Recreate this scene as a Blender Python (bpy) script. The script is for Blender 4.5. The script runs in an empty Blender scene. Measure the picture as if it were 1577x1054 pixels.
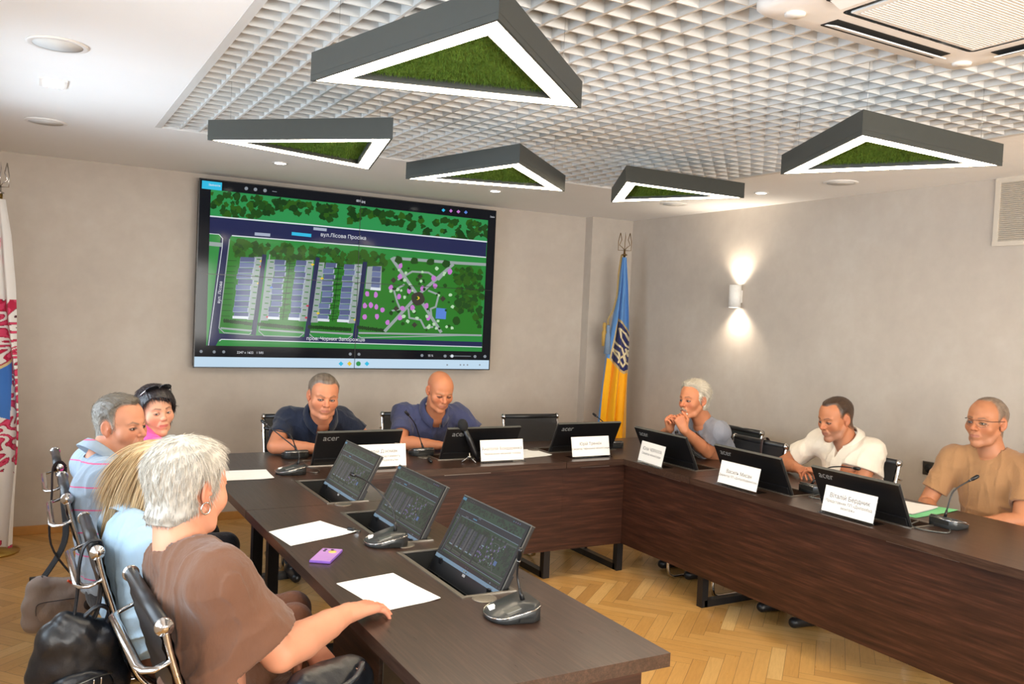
import bpy, bmesh, math, random
import numpy as np
from mathutils import Vector, Matrix
S = bpy.context.scene
C = S.collection
PI = math.pi

# ------------------------------------------------------------------ camera, world, exposure
cam_d = bpy.data.cameras.new('camera'); cam = bpy.data.objects.new('camera', cam_d); C.objects.link(cam)
S.camera = cam
YAW, PIT, ROL, FPX = -0.5147, -0.0328, 0.0449, 1328.5
f0 = Vector((-math.sin(YAW), math.cos(YAW), 0)); r0 = Vector((math.cos(YAW), math.sin(YAW), 0)); u0 = Vector((0, 0, 1))
fw = f0*math.cos(PIT)+u0*math.sin(PIT); u1 = -f0*math.sin(PIT)+u0*math.cos(PIT)
rr = r0*math.cos(ROL)+u1*math.sin(ROL); uu = -r0*math.sin(ROL)+u1*math.cos(ROL)
M = Matrix((rr, uu, -fw)).transposed().to_4x4(); M.translation = (-4.9668, -6.6774, 1.6526)
cam.matrix_world = M
cam_d.sensor_fit = 'HORIZONTAL'; cam_d.sensor_width = 36.0; cam_d.lens = 36.0*FPX/1577.0
cam_d.clip_start = 0.05; cam_d.clip_end = 100
S.view_settings.view_transform = 'Standard'; S.view_settings.look = 'None'
S.view_settings.exposure = 0.34; S.view_settings.gamma = 1.0; S.view_settings.use_curve_mapping = False
W = bpy.data.worlds.new('World'); S.world = W; W.use_nodes = True
W.node_tree.nodes['Background'].inputs[0].default_value = (0.72, 0.84, 1.0, 1); W.node_tree.nodes['Background'].inputs[1].default_value = 1.6

def area(name, loc, direction, sx, sy, power, col):
    l = bpy.data.lights.new(name, 'AREA'); l.shape = 'RECTANGLE'; l.size = sx; l.size_y = sy; l.energy = power; l.color = col
    o = bpy.data.objects.new(name, l); o.location = loc
    o.rotation_euler = Vector(direction).to_track_quat('-Z', 'Y').to_euler(); C.objects.link(o); return o
# daylight coming through the windows of the left wall and of the wall behind the photographer
DAY = (0.74, 0.87, 1.0)
for i, yy in enumerate((-2.45, -4.65, -6.85)):
    area('daylight', (-5.62, yy, 1.62), (1, 0, -0.02), 1.45, 1.35, 50, DAY)
for i, xx in enumerate((-4.2, -2.7, -1.2)):
    area('daylight', (xx, -9.12, 1.62), (0, 1, 0.12), 1.15, 1.35, 112, (1.0, 0.95, 0.88))

# ------------------------------------------------------------------ small helpers
def srgb(h):
    if isinstance(h, str):
        h = h.lstrip('#'); c = [int(h[i:i+2], 16)/255 for i in (0, 2, 4)]
    else: c = [x/255 for x in h]
    return tuple((x/12.92 if x <= 0.04045 else ((x+0.055)/1.055)**2.4) for x in c)
def col4(c): return tuple(c)+(1.0,)

class NT:
    def __init__(s, name):
        s.m = bpy.data.materials.new(name); s.m.use_nodes = True; s.t = s.m.node_tree
        s.b = s.t.nodes['Principled BSDF']; s.out = s.t.nodes['Material Output']
    def n(s, typ, **kw):
        x = s.t.nodes.new(typ)
        for k, v in kw.items():
            if k.startswith('i_'): x.inputs[k[2:].replace('_', ' ')].default_value = v
            else: setattr(x, k, v)
        return x
    def l(s, a, b): s.t.links.new(a, b)
    def math(s, op, a, b=None, c=None):
        x = s.t.nodes.new('ShaderNodeMath'); x.operation = op
        for i, v in enumerate((a, b, c)):
            if v is None: continue
            if isinstance(v, (int, float)): x.inputs[i].default_value = v
            else: s.l(v, x.inputs[i])
        return x.outputs[0]
    def mix(s, f, a, b):
        x = s.t.nodes.new('ShaderNodeMix'); x.data_type = 'RGBA'
        for i, v in ((0, f), (6, a), (7, b)):
            if isinstance(v, (int, float)): x.inputs[i].default_value = v
            elif isinstance(v, tuple): x.inputs[i].default_value = col4(v) if len(v) == 3 else v
            else: s.l(v, x.inputs[i])
        return x.outputs[2]
    def obj(s): return s.n('ShaderNodeTexCoord').outputs['Object']
    def geo(s): return s.n('ShaderNodeNewGeometry').outputs['Position']
    def noise(s, vec, scale, detail=4, rough=0.6, stretch=None):
        if stretch:
            mp = s.n('ShaderNodeMapping'); mp.inputs['Scale'].default_value = stretch; s.l(vec, mp.inputs['Vector']); vec = mp.outputs[0]
        x = s.n('ShaderNodeTexNoise'); x.inputs['Scale'].default_value = scale; x.inputs['Detail'].default_value = detail
        x.inputs['Roughness'].default_value = rough; s.l(vec, x.inputs['Vector']); return x.outputs[0]
    def ramp(s, f, stops):
        x = s.n('ShaderNodeValToRGB'); e = x.color_ramp.elements
        while len(e) < len(stops): e.new(0.5)
        for el, (p, c) in zip(e, stops): el.position = p; el.color = col4(c) if len(c) == 3 else c
        s.l(f, x.inputs[0]); return x.outputs[0]
    def bump(s, h, strength=0.3, dist=0.01):
        x = s.n('ShaderNodeBump'); x.inputs['Strength'].default_value = strength; x.inputs['Distance'].default_value = dist
        s.l(h, x.inputs['Height']); s.l(x.outputs[0], s.b.inputs['Normal'])
    def set(s, color=None, rough=None, metal=None, spec=None, coat=None, emis=None, estr=None, sheen=None, alpha=None, sss=None):
        b = s.b.inputs
        if color is not None:
            if isinstance(color, tuple): b['Base Color'].default_value = col4(color)
            else: s.l(color, b['Base Color'])
        if rough is not None:
            if isinstance(rough, (int, float)): b['Roughness'].default_value = rough
            else: s.l(rough, b['Roughness'])
        if metal is not None: b['Metallic'].default_value = metal
        if spec is not None: b['Specular IOR Level'].default_value = spec
        if coat is not None: b['Coat Weight'].default_value = coat; b['Coat Roughness'].default_value = 0.08
        if emis is not None:
            if isinstance(emis, tuple): b['Emission Color'].default_value = col4(emis)
            else: s.l(emis, b['Emission Color'])
        if estr is not None: b['Emission Strength'].default_value = estr
        if sheen is not None: b['Sheen Weight'].default_value = sheen
        if sss is not None: b['Subsurface Weight'].default_value = sss; b['Subsurface Radius'].default_value = (0.012, 0.005, 0.003); b['Subsurface Scale'].default_value = 0.6
        return s.m

def simple(name, color, rough=0.5, metal=0.0, nscale=60, namt=0.12, bump=0.0, **kw):
    """principled with a little procedural variation so that no surface is dead flat"""
    t = NT(name); c = srgb(color) if isinstance(color, (str, list)) else color
    v = t.noise(t.obj(), nscale, 3)
    t.set(t.mix(v, tuple(x*(1-namt) for x in c), tuple(min(1, x*(1+namt)) for x in c)), rough, metal, **kw)
    if bump: t.bump(v, bump, 0.002)
    return t.m
def emit(name, color, strength):
    t = NT(name); t.set((0.02, 0.02, 0.02), 0.4, emis=color, estr=strength); return t.m

MAT = {}
def M_(k): return MAT[k]

class MB:
    """collects shapes; build() links ONE mesh object"""
    def __init__(s): s.v = []; s.f = []; s.mi = []; s.sm = []; s.cur = 0; s.smooth = False; s.X = None
    def add(s, vs, fs, smooth=None):
        o = len(s.v)
        if s.X is not None: vs = [tuple(s.X @ Vector(p)) for p in vs]
        s.v += [tuple(p) for p in vs]; s.f += [tuple(i+o for i in f) for f in fs]
        s.mi += [s.cur]*len(fs); s.sm += [s.smooth if smooth is None else smooth]*len(fs)
    def box(s, c, d, rz=0, bev=0, M=None):
        bm = bmesh.new(); bmesh.ops.create_cube(bm, size=1)
        for v in bm.verts: v.co = Vector((v.co.x*d[0], v.co.y*d[1], v.co.z*d[2]))
        if bev: bmesh.ops.bevel(bm, geom=list(bm.edges), offset=bev, segments=2, affect='EDGES', profile=0.7)
        X = Matrix.Translation(c) @ Matrix.Rotation(rz, 4, 'Z') if M is None else M @ Matrix.Translation(c)
        s.add([X @ v.co for v in bm.verts], [[v.index for v in f.verts] for f in bm.faces], False); bm.free()
    def tube(s, pts, r, n=10, cap=True, flat=None, smooth=True):
        pts = [Vector(p) for p in pts]; N = len(pts); rs = r if isinstance(r, (list, tuple)) else [r]*N
        vs = []; fs = []; up = None
        for i, p in enumerate(pts):
            t = (pts[min(i+1, N-1)]-pts[max(i-1, 0)]).normalized()
            if up is None:
                a = Vector((0, 0, 1)) if abs(t.z) < 0.9 else Vector((1, 0, 0)); up = (a-t*a.dot(t)).normalized()
            else: up = (up-t*up.dot(t)).normalized()
            sd = t.cross(up)
            for k in range(n):
                a = 2*PI*k/n; w = rs[i]; h = rs[i]*(flat or 1)
                vs.append(p+sd*math.cos(a)*w+up*math.sin(a)*h)
        for i in range(N-1):
            for k in range(n):
                a = i*n+k; b = i*n+(k+1) % n; fs.append((a, b, b+n, a+n))
        if cap: fs.append(tuple(range(n-1, -1, -1))); fs.append(tuple(range((N-1)*n, N*n)))
        s.add(vs, fs, smooth)
    def cyl(s, a, b, r, n=16, r2=None): s.tube([a, b], [r, r if r2 is None else r2], n)
    def lathe(s, prof, c=(0, 0, 0), n=24, M=None, cap=True):
        X = M if M is not None else Matrix.Translation(c)
        vs = [X @ Vector((r*math.cos(2*PI*k/n), r*math.sin(2*PI*k/n), z)) for r, z in prof for k in range(n)]
        fs = []
        for i in range(len(prof)-1):
            for k in range(n):
                a = i*n+k; b = i*n+(k+1) % n; fs.append((a, b, b+n, a+n))
        if cap: fs.append(tuple(range(n-1, -1, -1))); fs.append(tuple(range((len(prof)-1)*n, len(prof)*n)))
        s.add(vs, fs, True)
    def prism(s, poly, z0, z1, M=None):
        """poly: 2d points (ccw), extruded z0..z1"""
        n = len(poly); X = M or Matrix()
        vs = [X @ Vector((p[0], p[1], z0)) for p in poly]+[X @ Vector((p[0], p[1], z1)) for p in poly]
        fs = [tuple(range(n-1, -1, -1)), tuple(range(n, 2*n))]+[(i, (i+1) % n, (i+1) % n+n, i+n) for i in range(n)]
        s.add(vs, fs, False)
    def sphere(s, c, r, n=16, m=10, sc=(1, 1, 1), M=None):
        X = (M or Matrix()); prof = [(math.sin(PI*i/m), -math.cos(PI*i/m)) for i in range(m+1)]
        vs = []; fs = []
        for i in range(1, m):
            for k in range(n):
                vs.append(Vector(c)+X.to_3x3() @ Vector((prof[i][0]*math.cos(2*PI*k/n)*r*sc[0], prof[i][0]*math.sin(2*PI*k/n)*r*sc[1], prof[i][1]*r*sc[2])))
        vs.append(Vector(c)+X.to_3x3() @ Vector((0, 0, -r*sc[2]))); vs.append(Vector(c)+X.to_3x3() @ Vector((0, 0, r*sc[2]))); lo = len(vs)-2
        for i in range(m-2):
            for k in range(n):
                a = i*n+k; b = i*n+(k+1) % n; fs.append((a, b, b+n, a+n))
        for k in range(n):
            fs.append((lo, (k+1) % n, k)); fs.append((lo+1, (m-2)*n+k, (m-2)*n+(k+1) % n))
        s.add(vs, fs, True)
    def quad(s, a, b, c, d): s.add([a, b, c, d], [(0, 1, 2, 3)], False)
    def mesh(s, name, mats):
        me = bpy.data.meshes.new(name); me.from_pydata(s.v, [], s.f)
        for m in (mats if isinstance(mats, (list, tuple)) else [mats]): me.materials.append(m)
        me.polygons.foreach_set('material_index', s.mi); me.polygons.foreach_set('use_smooth', s.sm); me.update(); return me
    def build(s, name, mats, parent=None, loc=None):
        return link(name, s.mesh(name, mats), parent)
def link(name, me, parent=None):
    o = bpy.data.objects.new(name, me); C.objects.link(o)
    if parent is not None: o.parent = parent
    return o
def tag(o, label=None, cat=None, group=None, kind=None):
    if label: o['label'] = label
    if cat: o['category'] = cat
    if group: o['group'] = group
    if kind: o['kind'] = kind
    return o
def thing(name, label, cat, loc=(0, 0, 0), rz=0, group=None):
    o = bpy.data.objects.new(name, None); o.empty_display_size = 0.05; C.objects.link(o); o.location = loc; o.rotation_euler = (0, 0, rz)
    return tag(o, label, cat, group)
def struct(name, mb, mats, parent=None):
    o = mb.build(name, mats, parent)
    if parent is None: o['kind'] = 'structure'
    return o
def kids(o): return [c for c in bpy.data.objects if c.parent == o]
def dup(root, loc, rz, label, group=None):
    def rec(o, par):
        c = o.copy(); C.objects.link(c); c.parent = par
        for g in kids(o): rec(g, c)
        return c
    r = rec(root, None); r.location = loc; r.rotation_euler = (0, 0, rz); r['label'] = label
    if group: r['group'] = group
    return r
def text_mesh(mb, body, size, M, align='CENTER', weight=0.0):
    """lettering as flat faces; every outline is filled on its own, because some letters are drawn with overlapping bars"""
    from mathutils.geometry import tessellate_polygon
    cu = bpy.data.curves.new('t', 'FONT'); cu.body = body; cu.size = 1.0; cu.align_x = align; cu.align_y = 'CENTER'; cu.resolution_u = 3; cu.offset = weight/size; cu.fill_mode = 'NONE'
    ob = bpy.data.objects.new('t', cu); C.objects.link(ob); bpy.context.view_layer.update()
    me = bpy.data.meshes.new_from_object(ob.evaluated_get(bpy.context.evaluated_depsgraph_get()))
    co = [v.co.copy() for v in me.vertices]; nb = {}
    for e in me.edges:
        a, b = e.vertices; nb.setdefault(a, []).append(b); nb.setdefault(b, []).append(a)
    seen = set(); loops = []
    for st in range(len(co)):
        if st in seen or st not in nb: continue
        lp = [st]; seen.add(st); cur = st
        while True:
            nx = [k for k in nb[cur] if k not in seen]
            if not nx: break
            cur = min(nx, key=lambda k: abs(k-cur)); seen.add(cur); lp.append(cur)
        if len(lp) > 2: loops.append(lp)
    def area_(l): return 0.5*sum(co[l[k]].x*co[l[(k+1) % len(l)]].y-co[l[(k+1) % len(l)]].x*co[l[k]].y for k in range(len(l)))
    def inside_(p, l):
        r = False
        for k in range(len(l)):
            a, b = co[l[k]], co[l[(k+1) % len(l)]]
            if (a.y > p.y) != (b.y > p.y) and p.x < (b.x-a.x)*(p.y-a.y)/(b.y-a.y)+a.x: r = not r
        return r
    A = [area_(l) for l in loops]
    if A:
        sg = -1 if A[max(range(len(A)), key=lambda k: abs(A[k]))] < 0 else 1
        outer = [k for k in range(len(A)) if A[k]*sg > 0]; fs = []; own = {k: [] for k in outer}; extra = []
        for k in range(len(A)):
            if A[k]*sg <= 0:
                mid = sum((co[v] for v in loops[k]), Vector())/len(loops[k]); c = [o for o in outer if inside_(mid, loops[o]) and inside_(co[loops[k][0]], loops[o])]
                if not c: c = [o for o in outer if inside_(mid, loops[o])]
                if not c: extra.append(k)
                if c: own[min(c, key=lambda o: abs(A[o]))].append(k)
        for k in extra: own[k] = []
        for o in outer+extra:
            idx = list(loops[o]); polys = [[co[v] for v in loops[o]]]
            for k in own[o]: idx += loops[k]; polys.append([co[v] for v in loops[k]])
            for t in tessellate_polygon(polys): fs.append([idx[q] for q in t])
        up = []
        for f in fs:
            a, b, c = (co[q] for q in f); up.append(f if (b-a).cross(c-a).z > 0 else f[::-1])
        mb.add([M @ (c*size) for c in co], up, False)
    bpy.data.objects.remove(ob); bpy.data.curves.remove(cu); bpy.data.meshes.remove(me)

# ------------------------------------------------------------------ materials
def build_mats():
    # plastered wall
    t = NT('plaster_wall'); p = t.geo(); a = t.noise(p, 1.3, 5, 0.65); b = t.noise(p, 9, 4, 0.6); c = t.math('ADD', t.math('MULTIPLY', a, 0.7), t.math('MULTIPLY', b, 0.3))
    t.set(t.ramp(c, [(0.30, srgb('#b8ada2')), (0.52, srgb('#c3b8ac')), (0.72, srgb('#ccc3b8'))]), 0.62, spec=0.3); t.bump(b, 0.08, 0.004); MAT['wall'] = t.m
    t = NT('white_ceiling'); p = t.geo(); a = t.noise(p, 3, 3); t.set(t.mix(a, srgb('#f3f2f0'), srgb('#f8f7f5')), 0.75, spec=0.2); MAT['ceiling'] = t.m
    MAT['grid'] = simple('white_grid_metal', '#d4d2ce', 0.5, nscale=5, namt=0.03)
    MAT['plenum'] = simple('plenum_grey', '#77797b', 0.8, nscale=4, namt=0.05); MAT['spk_grille'] = simple('speaker_grille', '#dddcd9', 0.7, nscale=300, namt=0.08)
    # parquet: plank colour comes from a per-plank attribute, grain from the plank's own uv
    t = NT('oak_parquet'); at = t.n('ShaderNodeAttribute', attribute_name='plank'); uv = t.n('ShaderNodeUVMap').outputs[0]
    g = t.noise(uv, 3.0, 6, 0.65, (3, 26, 1)); g2 = t.noise(uv, 2.0, 3, 0.5, (1.2, 5, 1))
    base = t.ramp(at.outputs['Fac'], [(0.0, srgb('#bd8b45')), (0.35, srgb('#d4a056')), (0.7, srgb('#e3b268')), (1.0, srgb('#eec784'))])
    dk = t.mix(t.math('MULTIPLY', g, 0.55), base, srgb('#80562a')); dk = t.mix(t.math('MULTIPLY', g2, 0.25), dk, srgb('#e0b57c'))
    t.set(dk, t.math('ADD', 0.22, t.math('MULTIPLY', g, 0.16)), spec=0.5); t.bump(g, 0.05, 0.001); MAT['floor'] = t.m
    MAT['baseboard'] = simple('oak_baseboard', '#c08a4a', 0.35, nscale=12, namt=0.2)
    # dark wenge laminate with straight grain; grain direction chosen per axis
    for nm, st in (('wenge_x', (1.6, 38, 38)), ('wenge_y', (38, 1.6, 38))):
        t = NT(nm); p = t.obj(); g = t.noise(p, 2.6, 8, 0.7, st); h = t.noise(p, 7.0, 4, 0.6, st)
        t.set(t.ramp(t.math('ADD', t.math('MULTIPLY', g, 0.7), t.math('MULTIPLY', h, 0.3)), [(0.30, srgb('#241711')), (0.5, srgb('#3c2a21')), (0.70, srgb('#594236'))]),
              t.math('ADD', 0.24, t.math('MULTIPLY', h, 0.12)), spec=0.55); t.bump(h, 0.10, 0.001); MAT[nm] = t.m
    for nm, st in (('panel_x', (1.2, 22, 22)), ('panel_y', (22, 1.2, 22))):
        t = NT(nm); p = t.obj(); g = t.noise(p, 2.6, 7, 0.65, st)
        t.set(t.ramp(g, [(0.32, srgb('#23120b')), (0.52, srgb('#3a2015')), (0.72, srgb('#533124'))]), 0.42, spec=0.4); MAT[nm] = t.m
    MAT['edge'] = simple('table_edge_brown', '#21150f', 0.35, nscale=20)
    MAT['black_metal'] = simple('black_powder_coat', '#17171a', 0.42, nscale=200, namt=0.2)
    t = NT('black_leather'); v = t.n('ShaderNodeTexVoronoi'); v.inputs['Scale'].default_value = 420; t.l(t.obj(), v.inputs['Vector'])
    n_ = t.noise(t.obj(), 14, 4); t.set(t.mix(n_, srgb('#121214'), srgb('#232326')), 0.38, spec=0.55); t.bump(v.outputs[0], 0.12, 0.0006); MAT['leather'] = t.m
    t = NT('mesh_back'); n_ = t.noise(t.obj(), 30, 3); t.set(t.mix(n_, srgb('#15161a'), srgb('#25272c')), 0.55); MAT['mesh_black'] = t.m
    t = NT('bag_leather'); n_ = t.noise(t.obj(), 26, 6, 0.7); n2 = t.noise(t.obj(), 7, 3, 0.5)
    t.set(t.mix(n2, srgb('#0b0d12'), srgb('#1e232c')), t.math('ADD', 0.22, t.math('MULTIPLY', n_, 0.25)), spec=0.6); t.bump(n_, 0.35, 0.006); MAT['bag_leather'] = t.m
    MAT['chrome'] = simple('polished_chrome', '#c9c6c4', 0.13, 1.0, nscale=40, namt=0.05)
    MAT['satin'] = simple('satin_aluminium', '#9a9894', 0.32, 1.0, nscale=90, namt=0.08)
    MAT['slot_frame'] = simple('champagne_aluminium', '#8d857b', 0.38, 0.85, nscale=70, namt=0.1)
    MAT['lamp_body'] = simple('anthracite_aluminium', '#3d3f3b', 0.5, 0.2, nscale=30, namt=0.06)
    MAT['led'] = emit('led_diffuser', (1.0, 0.84, 0.61), 29.0)
    MAT['spot'] = emit('downlight_led', (1.0, 0.93, 0.82), 18.0)
    t = NT('preserved_moss'); p = t.obj(); a = t.noise(p, 55, 5, 0.7); b = t.noise(p, 9, 3, 0.6)
    t.set(t.mix(t.math('MULTIPLY', b, 0.6), t.mix(a, srgb('#2c4412'), srgb('#7c9a3c')), srgb('#44611f')), 0.9, spec=0.1); t.bump(a, 1.0, 0.02); MAT['moss'] = t.m
    MAT['white_plastic'] = simple('white_plastic', '#e9e6e2', 0.35, nscale=30, namt=0.03)
    MAT['offwhite_vent'] = simple('vent_paint', '#cfc3b3', 0.5, nscale=30, namt=0.04)
    MAT['dark_void'] = simple('dark_recess', '#15130f', 0.8)
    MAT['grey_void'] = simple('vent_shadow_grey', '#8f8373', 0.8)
    MAT['black_plastic'] = simple('black_plastic', '#101012', 0.32, nscale=150, namt=0.2)
    MAT['monitor_back'] = simple('monitor_back_black', '#0d0d10', 0.42, nscale=300, namt=0.3)
    MAT['graphite'] = simple('graphite_plastic', '#3b3c3c', 0.28, 0.2, nscale=160, namt=0.2)
    MAT['graphite_light'] = simple('graphite_satin', '#62625d', 0.30, 0.4, nscale=160, namt=0.15)
    MAT['foam'] = simple('foam_windscreen', '#19191b', 0.95, nscale=300, namt=0.4, bump=0.6)
    MAT['paper'] = simple('white_paper', '#f7f6f4', 0.7, nscale=6, namt=0.02)
    MAT['sign_paper'] = simple('sign_paper', '#efece8', 0.5, nscale=6, namt=0.02)
    t = NT('clear_acrylic'); mx = t.n('ShaderNodeMixShader'); tr = t.n('ShaderNodeBsdfTransparent'); tr.inputs[0].default_value = (0.97, 0.98, 0.98, 1)
    gl = t.n('ShaderNodeBsdfGlossy'); gl.inputs['Roughness'].default_value = 0.06
    lw = t.n('ShaderNodeLayerWeight'); lw.inputs[0].default_value = 0.25; t.l(t.math('ADD', t.math('MULTIPLY', lw.outputs['Fresnel'], 0.6), 0.06), mx.inputs[0]); t.l(tr.outputs[0], mx.inputs[1]); t.l(gl.outputs[0], mx.inputs[2]); t.l(mx.outputs[0], t.out.inputs[0]); MAT['acrylic'] = t.m
    MAT['ink'] = simple('black_ink', '#3c3a3a', 0.7)
    MAT['grey_ink'] = simple('grey_ink', '#6f6b69', 0.7)
    MAT['logo_grey'] = simple('logo_grey', '#8d8d8b', 0.4)
    MAT['purple'] = simple('lilac_phone_case', '#b283c4', 0.35, nscale=20, namt=0.05)
    MAT['purple_dark'] = simple('violet_phone_rim', '#8058b4', 0.35)
    MAT['green_folder'] = simple('mint_folder', '#7fe0a0', 0.45)
    MAT['lamp_white'] = simple('wall_lamp_white', '#efece6', 0.5)
    MAT['gold'] = simple('gold_metal', '#b8954e', 0.3, 0.9)
    MAT['curtain'] = simple('maroon_curtain', '#5b3431', 0.8)
build_mats()

# ------------------------------------------------------------------ the room
H = 2.574; XL = -5.40; YB = -9.0
GX0, GX1, GY1, GY0 = -4.38, -1.022, -1.612, -7.6
def room():
    # herringbone parquet, one mesh; each plank has its own tone
    L_, Wd = 0.42, 0.07; rnd = random.Random(3); V = []; F = []; tone = []; uvs = []
    def plank(cx, cy, ang, l, w):
        ca, sa = math.cos(ang), math.sin(ang); o = len(V); g = 0.0007
        for u, v in ((-l/2+g, -w/2+g), (l/2-g, -w/2+g), (l/2-g, w/2-g), (-l/2+g, w/2-g)): V.append((cx+u*ca-v*sa, cy+u*sa+v*ca, 0.0))
        F.append((o, o+1, o+2, o+3)); tone.append(min(1, max(0, rnd.gauss(0.52, 0.22)))); ox, oy = rnd.random()*40, rnd.random()*40
        uvs.extend([(ox, oy), (ox+l, oy), (ox+l, oy+w), (ox, oy+w)])
    # herringbone lattice (period L+... along the 45 degree axes)
    a0 = math.radians(-50.0); c, s_ = math.cos(a0), math.sin(a0)
    def tw(u, v): return (-2.7+u*c-v*s_, -4.4+u*s_+v*c)
    n = int(round(L_/Wd))
    for i in range(-90, 91):
        for j in range(-14, 15):
            # staircase: horizontal plank at column offset i, vertical partner at its end
            u = i*Wd+j*L_; v = i*Wd-j*L_
            x, y = tw(u+L_/2, v+Wd/2)
            if XL-0.4 < x < 0.4 and YB-0.4 < y < 0.4: plank(x, y, a0, L_, Wd)
            x, y = tw(u+L_+Wd/2-0, v+Wd-L_/2+0)
            if XL-0.4 < x < 0.4 and YB-0.4 < y < 0.4: plank(x, y, a0+PI/2, L_, Wd)
    me = bpy.data.meshes.new('floor'); me.from_pydata(V, [], F); me.materials.append(MAT['floor'])
    at = me.attributes.new('plank', 'FLOAT', 'FACE'); at.data.foreach_set('value', tone)
    uvl = me.uv_layers.new(name='UVMap'); uvl.data.foreach_set('uv', [x for u in uvs for x in u])
    fl = link('floor', me); fl['kind'] = 'structure'
    b = MB(); b.box((-2.7, -4.5, -0.026), (5.9, 9.5, 0.05)); o = b.build('underfloor', MAT['edge'], fl); 
    # walls
    b = MB(); b.box((-2.7, 0.06, 1.35), (5.4, 0.12, 2.7)); wb = struct('wall_back', b, MAT['wall'])
    b = MB(); b.box((-0.23, -0.0555, H/2), (0.46, 0.111, H)); struct('trim_1', b, MAT['wall'])
    b = MB(); b.box((0.06, -4.5, 1.35), (0.12, 9.24, 2.7)); struct('wall_right', b, MAT['wall'])
    def holed(name, axis, pos, a0, a1, holes, th=0.12):
        b = MB(); zs0, zs1 = 0.92, 2.32; edges = [a0]+[e for h in holes for e in h]+[a1]
        def bx(u0, u1, z0, z1):
            if axis == 'x': b.box((pos, (u0+u1)/2, (z0+z1)/2), (th, u1-u0, z1-z0))
            else: b.box(((u0+u1)/2, pos, (z0+z1)/2), (u1-u0, th, z1-z0))
        bx(a0, a1, 0, zs0); bx(a0, a1, zs1, 2.7)
        for i in range(0, len(edges), 2): bx(edges[i], edges[i+1], zs0, zs1)
        struct(name, b, MAT['wall'])
    hl = [(-7.6, -6.1), (-5.4, -3.9), (-3.2, -1.7)]; hr = [(-4.8, -3.6), (-3.3, -2.1), (-1.8, -0.6)]
    holed('wall_left', 'x', XL-0.06, YB, 0.0, hl); holed('wall_front', 'y', YB-0.06, XL-0.12, 0.12, hr)
    k = 1
    for (u0, u1), ax in [(h, 'x') for h in hl]+[(h, 'y') for h in hr]:
        b = MB(); g = MB(); m = (u0+u1)/2
        def P(u, z, d): return (XL-0.06+d, u, z) if ax == 'x' else (u, YB-0.06+d, z)
        def bx(B, uc, zc, du, dz, th): B.box(P(uc, zc, 0), (th, du, dz) if ax == 'x' else (du, th, dz))
        for uc in (u0+0.03, u1-0.03, m): bx(b, uc, 1.62, 0.06, 1.4, 0.06)
        for zc in (0.95, 2.29): bx(b, m, zc, u1-u0-0.002, 0.06, 0.052)
        bx(g, m, 1.62, u1-u0-0.1, 1.3, 0.006)
        w = struct('window_%d' % k, b, MAT['white_plastic']); g.build('pane', MAT['acrylic'], w); k += 1
    b = MB(); b.box((-2.7, -0.009, 0.03), (5.4, 0.018, 0.06), bev=0.004); struct('baseboard_back', b, MAT['baseboard'])
    b = MB(); b.box((-0.009, -4.5, 0.03), (0.018, 8.98, 0.06), bev=0.004); struct('baseboard_right', b, MAT['baseboard'])
    b = MB(); b.box((XL+0.009, -4.5, 0.03), (0.018, 8.98, 0.06), bev=0.004); struct('baseboard_left', b, MAT['baseboard'])
    # plaster ceiling ring around the open grid
    b = MB(); th = 0.10; z = H+th/2
    b.box(((XL+GX0)/2, (YB)/2, z), (GX0-XL, -YB, th)); b.box((GX1/2, YB/2, z), (-GX1, -YB, th))
    b.box(((GX0+GX1)/2, GY1/2, z), (GX1-GX0, -GY1, th)); b.box(((GX0+GX1)/2, (YB+GY0)/2, z), (GX1-GX0, GY0-YB, th))
    ce = struct('ceiling', b, MAT['ceiling'])
    b = MB(); b.box((-2.7, -4.5, 3.16), (5.7, 9.3, 0.04)); 
    for x in (XL-0.06, 0.06): b.box((x, -4.5, 2.93), (0.1, 9.2, 0.44))
    for y in (0.06, YB-0.06): b.box((-2.7, y, 2.93), (5.5, 0.1, 0.44))
    struct('trim_2', b, MAT['plenum'])
    b = MB(); w = 0.035   # L-profile rim of the opening
    for x in (GX0+w/2, GX1-w/2): b.box((x, (GY0+GY1)/2, H+0.002), (w, GY1-GY0, 0.006))
    struct('trim_3', b, MAT['grid'])
    b = MB(); t = 0.010; hh = 0.05; zc = H+0.004+hh/2
    x = GX0+0.03
    while x < GX1-0.01:
        b.box((x, (GY0+GY1)/2, zc), (t, GY1-GY0-0.03, hh)); x += 0.1
    y = GY1-0.066
    while y > GY0:
        b.box(((GX0+GX1)/2, y, zc), (GX1-GX0-0.02, 0.006, hh-0.002)); y -= 0.1
    o = b.build('ceiling_grid', MAT['grid'])
    tag(o, 'white open cell grid of square metal cells filling the ceiling opening', 'ceiling grid')
room()

def downlight(x, y, lab):
    t = thing('downlight', lab, 'ceiling light', (x, y, H), 0, 'recessed ceiling downlights')
    b = MB(); b.lathe([(0.036, 0.0), (0.048, 0.0), (0.05, -0.002), (0.048, -0.006), (0.037, -0.006), (0.036, 0.0)], n=28, cap=False); b.build('rim', MAT['white_plastic'], t)
    b = MB(); b.lathe([(0.0365, -0.001), (0.0365, -0.004), (0.001, -0.0045)], n=28); b.build('lens', MAT['spot'], t); return t
downlight(-3.53, -0.94, 'round recessed downlight above the upper left corner of the wall screen')
downlight(-1.897, -0.89, 'round recessed downlight above the upper right corner of the wall screen')
downlight(-0.515, -2.24, 'round recessed downlight above the wall lamp, right of the triangular pendants')
t = thing('downlight', 'rectangular recessed ceiling light between the two round ceiling speakers', 'ceiling light', (-4.882, -2.345, H))
b = MB(); b.box((0, 0, -0.003), (0.11, 0.16, 0.006), bev=0.002); b.build('rim', MAT['white_plastic'], t)
b = MB(); b.box((0, 0, -0.0065), (0.075, 0.12, 0.003)); b.build('lens', MAT['spot'], t)
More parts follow.
